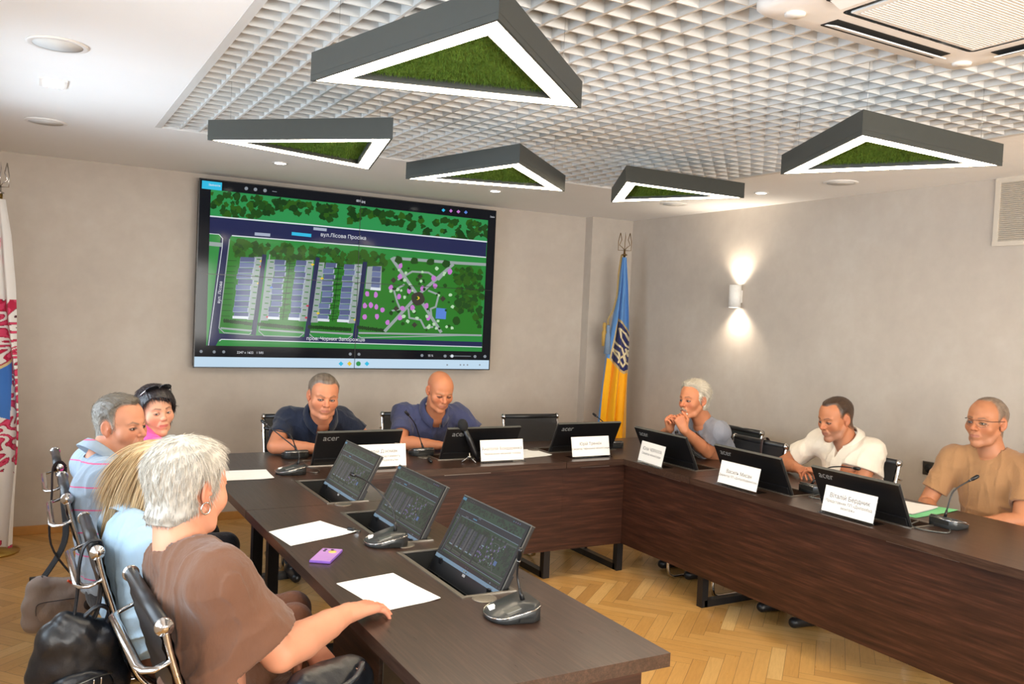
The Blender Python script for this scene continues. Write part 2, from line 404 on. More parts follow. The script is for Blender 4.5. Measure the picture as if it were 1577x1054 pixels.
for (x, y, l) in ((-4.884, -3.02, 'round white ceiling speaker nearest the camera on the left'), (-4.893, -1.345, 'round white ceiling speaker above the red and white flag'),
                  (-0.545, -1.34, 'small round ceiling speaker over the blue and yellow flag corner'), (-0.504, -2.907, 'round ceiling speaker behind the rightmost triangular pendant')):
    t = thing('ceiling_speaker', l, 'speaker', (x, y, H), 0, 'round ceiling speakers')
    b = MB(); b.lathe([(0.085, 0), (0.105, 0), (0.105, -0.004), (0.098, -0.007), (0.085, -0.006)], n=36, cap=False); b.build('rim', MAT['white_plastic'], t)
    b = MB(); b.lathe([(0.086, -0.003), (0.086, -0.005), (0.001, -0.008)], n=36); b.build('grille', MAT['spk_grille'], t)

def pendant(cx, cy, ang, lab, side=0.84, zb=2.315, hgt=0.085):
    t = thing('triangular_pendant', lab, 'pendant lamp', (cx, cy, zb), ang, 'triangular moss pendants under the ceiling grid')
    R = side/math.sqrt(3)
    def tri(r): return [(r*math.cos(PI/2+2*PI*k/3), r*math.sin(PI/2+2*PI*k/3)) for k in range(3)]
    def ring(b, ro, ri, z0, z1):
        o, i = tri(ro), tri(ri); vs = [(x, y, z) for z in (z0, z1) for q in (o, i) for x, y in q]; fs = []
        for k in range(3):
            n = (k+1) % 3
            fs += [(k, 3+k, 3+n, n), (6+k, 6+n, 9+n, 9+k), (k, n, 6+n, 6+k), (3+k, 9+k, 9+n, 3+n)]
        b.add(vs, fs, False)
    w = 0.062*2
    b = MB(); ring(b, R, R-0.008*2, 0.0, hgt); ring(b, R-0.004, R-w-0.006, hgt-0.004, hgt); ring(b, R-w-0.001, R-w-0.012, 0.004, hgt-0.001)
    ring(b, R+0.0012, R+0.0002, 0.017, 0.019)
    b.build('frame', MAT['lamp_body'], t)
    b = MB(); ring(b, R-0.0165, R-w, 0.0015, 0.006); b.build('led_strip', MAT['led'], t)
    # moss cushion: bumpy mesh inside the frame
    ri = R-w-0.013; n = 34; T = [Vector((x, y, 0)) for x, y in tri(ri)]; rnd = random.Random(int(cx*100)); vs = []; idx = {}
    b = MB()
    for i in range(n+1):
        for j in range(n+1-i):
            k = n-i-j; e = min(i, j, k)/n; idx[(i, j)] = len(vs); p = (T[0]*i+T[1]*j+T[2]*k)/n
            vs.append((p.x, p.y, 0.030-min(e*0.12, 0.014)+rnd.uniform(-0.004, 0.004)))
    fs = []
    for i in range(n):
        for j in range(n-i):
            fs.append((idx[(i, j)], idx[(i, j+1)], idx[(i+1, j)]))
            if j < n-i-1: fs.append((idx[(i+1, j)], idx[(i, j+1)], idx[(i+1, j+1)]))
    b.add(vs, fs, True); nb = len(vs)
    tufts_v = []; tufts_f = []
    for q in range(2600):
        a, c = sorted((rnd.random(), rnd.random())); p = T[0]*a+T[1]*(c-a)+T[2]*(1-c); e = min(a, c-a, 1-c)
        z = 0.030-min(e*0.12, 0.014); d = Vector((rnd.uniform(-1, 1), rnd.uniform(-1, 1), -1.4)).normalized()*rnd.uniform(0.008, 0.017); s = 0.0016
        o = len(tufts_v); an = rnd.random()*PI; tufts_v += [(p.x-s*math.cos(an), p.y-s*math.sin(an), z), (p.x+s*math.cos(an), p.y+s*math.sin(an), z), (p.x+d.x, p.y+d.y, z+d.z)]; tufts_f.append((o, o+1, o+2))
    b.add(tufts_v, tufts_f, False)
    b.add([(x, y, 0.04) for x, y in tri(ri+0.01)], [(0, 1, 2)], False)
    b.build('moss_panel', MAT['moss'], t)
    for x, y in tri(R-0.09): b = MB(); b.cyl((x, y, hgt), (x, y, H+0.03-zb), 0.0006, 6); b.build('suspension_wire', MAT['satin'], t)
    return t
pendant(-3.913, -4.469, math.radians(43.2), 'large nearest triangular pendant with moss, top centre of the photo')
pendant(-3.84, -2.936, math.radians(76.3), 'triangular moss pendant nearest the white left ceiling, above the wall screen', zb=2.33)
pendant(-2.97, -2.919, math.radians(43.5), 'triangular moss pendant in the middle of the back row of pendants', zb=2.31)
pendant(-1.85, -2.79, math.radians(-0.7), 'smallest looking triangular moss pendant, hanging over the flag corner', side=0.825, zb=2.365)
pendant(-2.108, -4.434, math.radians(1.5), 'triangular moss pendant hanging at the right, before the right wall', zb=2.31)

# cassette air conditioner in the grid
def cassette():
    t = thing('air_conditioner', 'white four way cassette air conditioner set in the grid at the top right', 'air conditioner', (-2.70, -5.28, H-0.032), 0)
    def rr_poly(w, r, n=6):
        P = []
        for cx, cy, a0 in ((w-r, w-r, 0), (-w+r, w-r, 90), (-w+r, -w+r, 180), (w-r, -w+r, 270)):
            for k in range(n+1): a = math.radians(a0+90*k/n); P.append((cx+r*math.cos(a), cy+r*math.sin(a)))
        return P
    b = MB(); loops = [(0.475, 0.05, 0.034), (0.475, 0.05, 0.014), (0.462, 0.045, 0.002), (0.40, 0.03, -0.004), (0.30, 0.02, -0.006)]
    vs = []; fs = []
    for w, r, z in loops: vs += [(x, y, z) for x, y in rr_poly(w, r)]
    n = 28
    for i in range(len(loops)-1):
        for k in range(n): a = i*n+k; c = i*n+(k+1) % n; fs.append((a, a+n, c+n, c))
    b.add(vs, fs, True); b.build('panel', MAT['white_plastic'], t)
    b = MB()
    b.box((0, 0, -0.006), (0.56, 0.56, 0.006), bev=0.002)
    for k in range(46): b.box((0, -0.26+k*0.52/45, -0.0105), (0.52, 0.004, 0.003))
    b.build('intake_grille', MAT['spk_grille'], t)
    for k in range(4):
        b = MB(); b.X = Matrix.Rotation(k*PI/2, 4, 'Z'); b.box((0, 0.372, -0.004), (0.52, 0.062, 0.006)); o = b.build('air_outlet', MAT['dark_void'], t)
        b = MB(); b.X = Matrix.Rotation(k*PI/2, 4, 'Z') @ Matrix.Translation((0, 0.375, -0.012)) @ Matrix.Rotation(0.35, 4, 'X'); b.box((0, 0, 0), (0.51, 0.05, 0.004), bev=0.001); b.build('louver', MAT['white_plastic'], o)
        b = MB(); b.X = Matrix.Rotation(k*PI/2, 4, 'Z'); b.lathe([(0.03, -0.004), (0.028, -0.012), (0.001, -0.013)], c=(0.385, 0.385, 0.002), n=20); b.build('corner_cap', MAT['white_plastic'], t)
cassette()

# wall lamp, ventilation grille, socket on the right wall
t = thing('wall_lamp', 'white cylindrical up and down wall lamp glowing on the right wall', 'wall lamp', (-0.055, -1.56, 1.87))
b = MB(); b.lathe([(0.045, -0.09), (0.048, -0.09), (0.048, 0.09), (0.045, 0.09), (0.045, 0.07)], n=28, cap=False); b.lathe([(0.045, -0.09), (0.045, -0.07)], n=28, cap=False); b.box((0.03, 0, 0), (0.05, 0.05, 0.1)); b.build('body', MAT['lamp_white'], t)
for s in (1, -1):
    b = MB(); b.lathe([(0.0445, s*0.066), (0.001, s*0.066)], n=24, cap=False); b.build('bulb', MAT['spot'], t)
    l = bpy.data.lights.new('wall_lamp_light', 'SPOT'); l.energy = 15; l.color = (1, 0.86, 0.68); l.spot_size = math.radians(125); l.spot_blend = 0.9; l.shadow_soft_size = 0.03
    o = bpy.data.objects.new('wall_lamp_light', l); o.location = (-0.055, -1.56, 1.87+s*0.095); o.rotation_euler = (PI if s > 0 else 0, 0, 0); C.objects.link(o)
t = thing('wall_vent', 'beige slatted ventilation grille high on the right wall under the ceiling', 'vent', (0, -3.86, 2.375))
b = MB()
for yy in (-0.235, 0.0, 0.235): b.box((-0.006, yy, 0), (0.012, 0.03, 0.345))
for zz in (-0.185, 0.185): b.box((-0.0065, 0, zz), (0.013, 0.502, 0.028))
b.build('frame', MAT['offwhite_vent'], t)
b = MB()
for k in range(30):
    for yy in (-0.1175, 0.1175): b.X = Matrix.Translation((-0.006, yy, -0.168+k*0.336/29)) @ Matrix.Rotation(0.6, 4, 'Y'); b.box((0, 0, 0), (0.012, 0.205, 0.0025))
b.build('slats', MAT['offwhite_vent'], t)
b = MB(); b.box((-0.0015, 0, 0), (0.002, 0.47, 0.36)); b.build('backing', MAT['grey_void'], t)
t = thing('wall_socket', 'grey wall socket on the right wall behind the man in the tan shirt', 'socket', (0, -3.29, 0.80))
b = MB(); b.box((-0.005, 0, 0), (0.01, 0.085, 0.085), bev=0.003); b.build('plate', MAT['satin'], t)
b = MB(); b.X = Matrix.Translation((-0.0105, 0, 0)) @ Matrix.Rotation(PI/2, 4, 'Y'); b.lathe([(0.028, -0.002), (0.025, 0.002), (0.001, 0.002)], n=24); b.build('outlet', MAT['dark_void'], t)

# ------------------------------------------------------------------ tables
TT = 0.038
def frame_leg(b, p, q, z1=0.712, w=0.045, floor=True):
    """rectangular loop leg between two floor points"""
    (x0, y0), (x1, y1) = p, q; a = math.atan2(y1-y0, x1-x0); L = math.hypot(x1-x0, y1-y0); mx, my = (x0+x1)/2, (y0+y1)/2
    b.box((x0, y0, z1/2), (w, w, z1), a); b.box((x1, y1, z1/2), (w, w, z1), a)
    b.box((mx, my, 0.02), (L, w, 0.04), a); b.box((mx, my, z1-0.02), (L, w, 0.04), a)
def table(label, rects, top_mat, panels, legs, slots=(), name='conference_table'):
    t = thing(name, label, 'table', (0, 0, 0), 0, None)
    b = MB()
    for (x0, x1, y0, y1) in rects:
        # leave real openings for the monitor wells
        ss = [s for s in slots if s[0] >= x0-1e-6 and s[1] <= x1+1e-6 and s[2] >= y0-1e-6 and s[3] <= y1+1e-6]
        if not ss: b.box(((x0+x1)/2, (y0+y1)/2, 0.75-TT/2), (x1-x0, y1-y0, TT), bev=0.0015)
        else:
            xs = sorted({x0, x1, *[v for s in ss for v in s[:2]]}); ys = sorted({y0, y1, *[v for s in ss for v in s[2:]]})
            for i in range(len(xs)-1):
                for j in range(len(ys)-1):
                    cx, cy = (xs[i]+xs[i+1])/2, (ys[j]+ys[j+1])/2
                    if any(s[0] < cx < s[1] and s[2] < cy < s[3] for s in ss): continue
                    b.box((cx, cy, 0.75-TT/2), (xs[i+1]-xs[i], ys[j+1]-ys[j], TT))
    top = b.build('tabletop', MAT[top_mat], t)
    for (c, d, m) in panels:
        b = MB(); b.box(c, d, bev=0.001); b.build('modesty_panel', MAT[m], t)
    for p, q in legs:
        b = MB(); frame_leg(b, p, q); b.build('leg', MAT['black_metal'], t)
    return t
# monitor wells: (x0,x1,y0,y1)
def slotL(yc): return (-3.735, -3.555, yc-0.265, yc+0.265)
def slotB(xc, y0=-1.97, y1=-1.80): return (xc-0.265, xc+0.265, y0, y1)
def slotR(yc): return (-1.40, -1.235, yc-0.265, yc+0.265)
LY = (-4.01, -3.35, -2.62); BX = ((-3.30), (-2.51), (-1.685)); RY = (-2.45, -3.20, -3.907)
table('dark wenge table nearest the camera, its end at the bottom centre', [(-4.115, -3.417, -4.89, -2.902)], 'wenge_y',
      [((-3.475, -3.87, 0.46), (0.02, 1.86, 0.46), 'panel_y'), ((-3.79, -4.845, 0.42), (0.61, 0.02, 0.56), 'panel_x')],
      [((-4.03, -4.72), (-3.53, -4.72)), ((-4.03, -3.04), (-3.53, -3.04))], [slotL(LY[0]), slotL(LY[1])])
table('dark wenge table at the left corner of the U, before the woman in pink', [(-4.115, -3.417, -2.898, -1.44)], 'wenge_y',
      [((-3.475, -2.57, 0.46), (0.02, 0.62, 0.46), 'panel_y')],
      [((-4.03, -2.76), (-3.53, -2.76)), ((-4.03, -1.56), (-3.53, -1.56))], [slotL(LY[2])])
table('dark wenge table along the wall with the screen, before the two men in blue', [(-3.413, -2.028, -2.234, -1.44)], 'wenge_x',
      [((-2.7195, -2.19, 0.45), (1.387, 0.02, 0.52), 'panel_x')], [((-2.08, -2.12), (-2.08, -1.56)), ((-3.32, -2.12), (-3.32, -1.56))], [slotB(BX[0]), slotB(BX[1])])
table('dark wenge corner table where the back row meets the right row, near the flag', [(-2.024, -0.80, -2.234, -1.44), (-1.59, -0.80, -2.868, -2.2345)], 'wenge_x',
      [((-1.7905, -2.19, 0.45), (0.470, 0.02, 0.52), 'panel_x'), ((-1.545, -2.535, 0.45), (0.02, 0.671, 0.52), 'panel_y')],
      [((-1.535, -2.15), (-1.535, -1.56)), ((-0.9, -2.15), (-0.9, -1.56))], [slotB(BX[2], -1.90, -1.73), (-1.40, -1.235, RY[0]-0.265, -2.2345)])
table('long dark wenge table of the right row with a broad front panel', [(-1.59, -0.80, -4.85, -2.872)], 'wenge_y',
      [((-1.545, -3.8605, 0.45), (0.02, 1.979, 0.52), 'panel_y')],
      [((-1.50, -2.93), (-0.9, -2.93)), ((-1.50, -4.72), (-0.9, -4.72))], [slotR(RY[1]), slotR(RY[2])])
for (p, d, l) in (((-2.70, -2.215, 0.7085), (0.30, 0.012, 0.005), 'thin metal strip added as a glint under the back table edge, left of the seam'), ((-1.80, -2.215, 0.7085), (0.22, 0.012, 0.005), 'thin metal strip added as a glint under the corner table edge'), ((-1.57, -2.62, 0.7085), (0.012, 0.30, 0.005), 'thin metal strip added as a glint under the right row table edge near the corner'), ((-1.57, -4.35, 0.7085), (0.012, 0.35, 0.005), 'thin metal strip added as a glint under the right row table edge at the right side')):
    b = MB(); b.box(p, d); tag(b.build('glint_strip', MAT['satin']), l, 'metal strip', 'metal strips added as glints under the table edges')  # added strips stand in for thin reflections in the gap under the tops
t = thing('cabinet', 'low grey brown cabinet under the nearest left table, seen from the side', 'cabinet', (-3.70, -3.72, 0))
b = MB(); b.box((0, 0, 0.33), (0.36, 0.5, 0.58), bev=0.002); b.build('body', simple('taupe_laminate', '#6d6355', 0.5), t)
b = MB(); b.box((-0.187, 0, 0.33), (0.014, 0.49, 0.56), bev=0.002); b.build('door', MAT['panel_y'], t)

# ------------------------------------------------------------------ the plan shown on the screens
def homog(src, dst):
    A = []; B_ = []
    for (x, y), (u, v) in zip(src, dst):
        A += [[x, y, 1, 0, 0, 0, -u*x, -u*y], [0, 0, 0, x, y, 1, -v*x, -v*y]]; B_ += [u, v]
    h = np.linalg.solve(np.array(A), np.array(B_)); h = np.append(h, 1).reshape(3, 3)
    def f(x, y):
        w = h @ np.array([x, y, 1.0]); return w[0]/w[2], w[1]/w[2]
    return f
QUAD = [(57, 42), (1512, 205), (1475, 992), (22, 980)]
uvmap = homog(QUAD, [(0, 1), (1, 1), (1, 0), (0, 0)])
PAL = dict(black='#0d1016', green='#2f9350', green2='#2c8a3e', dark='#1f4a17', dark2='#2d5c16', road='#232850', white='#dfe6ee', pave='#9aa6a4', house='#6b779f', house2='#565f86', hw='#aab4c8',
           pink='#c77ad0', pale='#b9dcb4', brown='#3c3830', lawn='#2c7a26', hedge='#163c14', blue='#5a86d8', bar='#c6e0f4', cyan='#35bfe8', grey='#8d949c', red='#c03048', yellow='#e8c830', line='#0a0d10')
def plan(detail=1.0, seed=5):
    """list of (colour, polygon in u,v)"""
    R = random.Random(seed); out = []
    def poly(c, pts): out.append((c, [uvmap(*p) for p in pts]))
    def line(c, pts, w):
        for (x0, y0), (x1, y1) in zip(pts, pts[1:]):
            d = math.hypot(x1-x0, y1-y0) or 1; nx, ny = -(y1-y0)/d*w/2, (x1-x0)/d*w/2; ex, ey = (x1-x0)/d*w*0.25, (y1-y0)/d*w*0.25
            poly(c, [(x0+nx-ex, y0+ny-ey), (x1+nx+ex, y1+ny+ey), (x1-nx+ex, y1-ny+ey), (x0-nx-ex, y0-ny-ey)])
    def blob(c, x, y, r, n=9, j=0.25, sy=1.0): poly(c, [(x+r*(1+R.uniform(-j, j))*math.cos(2*PI*k/n), y+sy*r*(1+R.uniform(-j, j))*math.sin(2*PI*k/n)) for k in range(n)])
    def L(a, b, t): return (a[0]+(b[0]-a[0])*t, a[1]+(b[1]-a[1])*t)
    poly('black', QUAD)
    poly('green', [(112, 95), (1477, 250), (1442, 905), (84, 874)])
    poly('green2', [(110, 235), (1470, 365), (1442, 905), (84, 874)])
    for i in range(int(230*detail)):                                   # forest along the top
        t = R.random(); top = L((115, 104), (1470, 262), t); gap = 0.47 < t < 0.5
        y = top[1]+R.uniform(0, 62+28*math.sin(t*17)+(25 if t < 0.35 or t > 0.62 else -10)); 
        if not gap: blob(R.choice(('dark', 'dark', 'dark2', 'hedge')), top[0], max(y, top[1]+12), R.uniform(9, 20), 11, 0.4)
    poly('road', [(106, 232), (1468, 358), (1463, 432), (1000, 385), (840, 372), (210, 325), (195, 340), (160, 322), (100, 316)])
    line('white', [(106, 229), (600, 273), (1468, 357)], 6)
    line('white', [(215, 326), (840, 376), (1463, 434)], 5)
    poly('road', [(160, 322), (212, 326), (200, 345), (146, 790), (150, 812), (310, 822), (1444, 855), (1442, 878), (150, 840), (130, 878), (90, 872)])
    line('white', [(150, 850), (160, 842), (1442, 880)], 4); line('white', [(103, 316), (150, 320), (168, 340), (166, 380), (96, 872)], 3); poly('pave', [(103, 356), (165, 362), (163, 382), (101, 376)])
    blocks = [((202, 345), (372, 430), (318, 800), (148, 785)), ((400, 420), (622, 440), (566, 812), (344, 800)), ((644, 445), (855, 465), (805, 820), (590, 812)), ((875, 465), (1010, 440), (1440, 480), (1440, 820), (828, 822))]
    for k, bl in enumerate(blocks):
        poly('lawn', bl); line('pave', [bl[0], bl[3], (bl[3][0]+25, bl[3][1]+24), (bl[2][0]-22, bl[2][1]+18), bl[2]] if k < 3 else [bl[0], bl[4], (bl[4][0]+20, bl[4][1]+12), bl[3]], 5)
    for a, b_ in (((372, 425), (318, 815)), ((635, 440), (580, 825)), ((868, 462), (818, 832))): line('road', [a, b_], 24)
    for (a, b_) in (((150, 788), (318, 800)), ((344, 795), (566, 808)), ((592, 806), (805, 816)), ((830, 812), (1440, 822))): line('pave', [(a[0]+8, a[1]-2), b_], 9)
    for i in range(int(170*detail)):                                   # tree band along the road
        t = R.random(); p = L((225, 352), (985, 425), t); blob(R.choice(('dark2', 'dark', 'dark2')), p[0], p[1]+R.uniform(0, 72), R.uniform(9, 19), 11, 0.4)
    cols = [((254, 432), (217, 735), 70, 11, 'pave', 1), ((429, 445), (391, 738), 50, 10, 'pave', -1), ((527, 448), (491, 742), 50, 10, 'pave', 1), ((670, 460), (636, 748), 50, 10, 'pave', -1), ((766, 468), (732, 752), 50, 10, 'pave', 1)]
    for (a, b_, w, n, pc, sd) in cols:
        o = (w*0.5+20)*sd
        poly(pc, [(a[0]+w/2+o-21, a[1]), (a[0]+w/2+o+19, a[1]), (b_[0]+w/2+o+19, b_[1]+10), (b_[0]+w/2+o-21, b_[1]+10)])
        for i in range(n):
            p, q = L(a, b_, i/n), L(a, b_, (i+0.86)/n); xo = R.uniform(-6, 6)
            poly('hw', [(p[0]+xo-1, p[1]+4), (p[0]+w+xo+5, p[1]+5), (q[0]+w+xo+5, q[1]+3), (q[0]+xo-1, q[1]+3)])
            poly('house' if i % 2 else 'house2', [(p[0]+xo, p[1]), (p[0]+w+xo, p[1]+3), (q[0]+w+xo, q[1]+1), (q[0]+xo, q[1])])
            if detail > 0.8:
                g = L(a, b_, (i+0.4)/n); line('lawn', [(g[0]+w/2+o-6, g[1]), (g[0]+w/2+o+10, g[1]+1)], 5)
                line('line', [(g[0]-o*0.3-(0 if sd > 0 else -w), g[1]+8), (g[0]-o*1.1-(0 if sd > 0 else -w), g[1]+7)], 2)
                if R.random() < 0.22: blob(R.choice(('hw', 'red', 'blue', 'yellow')), g[0]+w/2+o+14, g[1]+10, 9, 4, 0.1, 0.7)
        poly('white', [(b_[0]-2, b_[1]-10), (b_[0]+w+6, b_[1]-7), (b_[0]+w+5, b_[1]+6), (b_[0]-3, b_[1]+3)])
    for (a, b_) in (((372, 425), (318, 815)), ((635, 440), (580, 825)), ((868, 462), (818, 832))): line('road', [a, b_], 20)
    for (a, b_) in (((500, 450), (462, 745)), ((742, 462), (706, 752))):
        line('hedge', [a, b_], 3)
        for i in range(1, 11): q = L(a, b_, i/11); line('line', [(q[0]-22, q[1]), (q[0]+22, q[1]+2)], 2.5)
    poly('pave', [(880, 480), (950, 478), (945, 600), (868, 590)])
    for i in range(4): poly('house' if i % 2 else 'house2', [(906-i*2, 478+i*27), (948-i*2, 481+i*27), (944-i*2, 505+i*27), (902-i*2, 502+i*27)])
    poly('white', [(896, 582), (944, 586), (943, 600), (893, 596)])
    for (a, b_) in (((175, 745), (315, 762)), ((345, 762), (568, 785)), ((592, 776), (803, 790)), ((832, 778), (965, 795))):
        n = max(4, int((b_[0]-a[0])/10*detail))
        for i in range(n): p = L(a, b_, i/n); blob('hedge', p[0], p[1]+4, 7, 6, 0.2, 1.5)
    # park
    line('pave', [(1000, 440), (1110, 600), (1240, 805)], 15); line('pave', [(1300, 470), (1130, 620), (965, 800)], 15)
    line('pave', [(1030, 545), (1100, 505), (1180, 510), (1230, 545), (1290, 480)], 9); line('pave', [(1060, 570), (1010, 600), (1025, 655), (1040, 690), (1000, 700)], 9)
    line('pave', [(1080, 690), (1085, 735), (1140, 745), (1160, 785), (1200, 780)], 9); line('pave', [(1180, 600), (1230, 620), (1215, 680), (1190, 690), (1195, 740)], 9)
    line('pave', [(1010, 438), (1320, 462), (1460, 470)], 14)
    blob('brown', 1127, 640, 34, 14, 0.08); blob('yellow', 1127, 638, 9, 8)
    poly('blue', [(1218, 685), (1268, 690), (1264, 742), (1214, 738)])
    for p in ((1008, 548), (1138, 528), (1020, 690), (1110, 770), (1250, 640)): blob('brown', p[0], p[1], 15, 4, 0.05)
    for p in ((878, 615), (920, 620), (866, 675), (896, 672), (922, 680), (952, 695), (865, 730), (925, 728), (1042, 475), (1040, 530), (1035, 628), (995, 585), (1085, 600), (1150, 590), (1205, 538), (1212, 575), (1285, 505), (1100, 685), (1052, 688), (1040, 735), (1178, 735), (1170, 675), (978, 758)): blob('pink', p[0], p[1], 11, 8, 0.2, 1.3)
    for i in range(int(60*detail)): blob(R.choice(('pale', 'pale', 'dark', 'hedge')), R.uniform(980, 1300), R.uniform(480, 800), R.uniform(5, 10))
    for p in ((1033, 446), (1112, 452), (1190, 458), (1268, 466), (1318, 750)): blob('dark', p[0], p[1], 20)
    for i in range(int(110*detail)): x = R.uniform(1310, 1440); blob(R.choice(('dark', 'dark2', 'dark')), x, R.uniform(490, 700 if x < 1400 else 810), R.uniform(9, 17), 11, 0.4)
    poly('hw', [(326, 310), (402, 316), (401, 331), (325, 325)]); poly('cyan', [(508, 308), (604, 318), (603, 334), (507, 324)]); poly('hw', [(615, 284), (680, 291), (679, 305), (614, 298)])
    # window frame of the picture viewer
    poly('black', [(57, 42), (1512, 205), (1509, 252), (110, 97)]); poly('black', [(84, 872), (1442, 903), (1439, 940), (27, 928)])
    poly('black', [(57, 42), (112, 46), (82, 930), (26, 928)]); poly('black', [(1476, 200), (1512, 205), (1478, 940), (1440, 938)])
    poly('bar', [(26, 928), (1476, 946), (1474, 990), (24, 978)])
    poly('cyan', [(68, 52), (166, 63), (164, 103), (66, 92)])
    for x in (285, 330, 377): blob('grey', x, 92+(x-285)*0.11, 9, 10, 0.02)
    for x, c in ((1254, 'cyan'), (1291, 'pink'), (1328, 'pink'), (1365, 'blue')): blob(c, x, 200+(x-1254)*0.1, 9, 4, 0.1)
    for x, c in ((747, 'cyan'), (789, 'yellow'), (833, 'green'), (875, 'cyan')): blob(c, x, 963, 12, 10 if x == 833 else 4, 0.03)
    for x in (1270, 1335, 1352, 1370, 1430): blob('grey', x, 969, 5, 4, 0.05)
    line('grey', [(1282, 924), (1386, 926)], 3); blob('white', 1294, 925, 8, 8, 0.02); line('grey', [(413, 106), (434, 109)], 3)
    for p in ((59, 902), (123, 904), (170, 904), (793, 915), (836, 916), (1146, 922), (1260, 925), (1407, 927), (1456, 927)): blob('grey', p[0], p[1], 8, 6, 0.05)
    return out
def tri_fan_ok(p): return p
def draw_plan(mb_for, items, O, U, V, N, dz):
    """stack the flat shapes of the picture a hair above each other on the display"""
    for i, (c, pts) in enumerate(items):
        z = N*(0.0003+dz*i); mb, mi = mb_for(c); mb.cur = mi
        mb.add([O+U*u+V*v+z for u, v in pts], [tuple(range(len(pts)))], False)
def screen_mats(prefix, f, strength, rough):
    names = list(PAL); ms = []
    for k in names:
        c = f(srgb(PAL[k])); t = NT('%s_%s' % (prefix, k)); t.set((0.004, 0.004, 0.005), rough, spec=0.13 if prefix == 'screen' else 0.35, emis=tuple(c), estr=strength); ms.append(t.m)
    return names, ms
BIG = plan(1.0)
BN, BM = screen_mats('screen', lambda c: c, 0.74, 0.09)
def wall_screen():
    x0, x1, z0, z1, y = -3.896, -1.466, 1.1585, 2.5325-0.004, -0.10
    t = thing('video_wall', 'huge video wall of four panels showing a coloured housing estate plan', 'screen', (0, 0, 0))
    b = MB(); b.box(((x0+x1)/2, -0.05, (z0+z1)/2), (x1-x0-0.02, 0.10-0.004, z1-z0-0.02)); b.build('housing', MAT['black_plastic'], t)
    W2, H2 = (x1-x0)/2, (z1-z0)/2
    b = MB()
    for i in (0, 1):
        for j in (0, 1): b.box((x0+W2*(i+0.5), y+0.004, z0+H2*(j+0.5)), (W2-0.0015, 0.012, H2-0.0015), bev=0.001)
    pn = b.build('display_panels', MAT['black_plastic'], t)
    b = MB(); O = Vector((x0+0.003, y-0.0024, z0+0.003)); U = Vector((x1-x0-0.006, 0, 0)); V = Vector((0, 0, z1-z0-0.006)); N = Vector((0, -1, 0))
    draw_plan(lambda c: (b, BN.index(c)), BIG, O, U, V, N, 0.0000035*1.6)
    b.build('estate_plan_picture', BM, t)
    # bezels of the four panels
    b = MB(); b.box(((x0+x1)/2, y-0.012, (z0+z1)/2), (0.0045, 0.0016, z1-z0)); b.box(((x0+x1)/2, y-0.012, (z0+z1)/2), (x1-x0, 0.0016, 0.0045))
    for x in (x0+0.002, x1-0.002): b.box((x, y-0.006, (z0+z1)/2), (0.006, 0.014, z1-z0))
    for z in (z0+0.002, z1-0.002): b.box(((x0+x1)/2, y-0.006, z), (x1-x0, 0.014, 0.006))
    b.build('bezels', MAT['black_plastic'], t)
    b = MB(); wm = MAT['screen_text']
    def txt(s, px, size, rot=0):
        u, v = uvmap(*px); X = Matrix.Translation(O+U*u+V*v+N*0.0115) @ Matrix.Rotation(PI/2, 4, 'X') @ Matrix.Rotation(rot, 4, 'Z'); text_mesh(b, s, size, X)
    txt('вул.Лісова Просіка', (762, 331), 0.040); txt('пров. Чорних Запорожців', (723, 841), 0.038); txt('вул. Лісова', (152, 608), 0.030, math.radians(86)); txt('001.jpg', (847, 156), 0.026)
    txt('2247 x 1622   1 Мб', (300, 908), 0.024); txt('55 %', (1187, 923), 0.024); txt('Змін', (1493, 234), 0.020); txt('Змінити', (128, 77), 0.022)
    b.build('map_captions', wm, t)
MAT['screen_text'] = emit('screen_caption_white', (0.85, 0.88, 0.95), 0.65)
wall_screen()

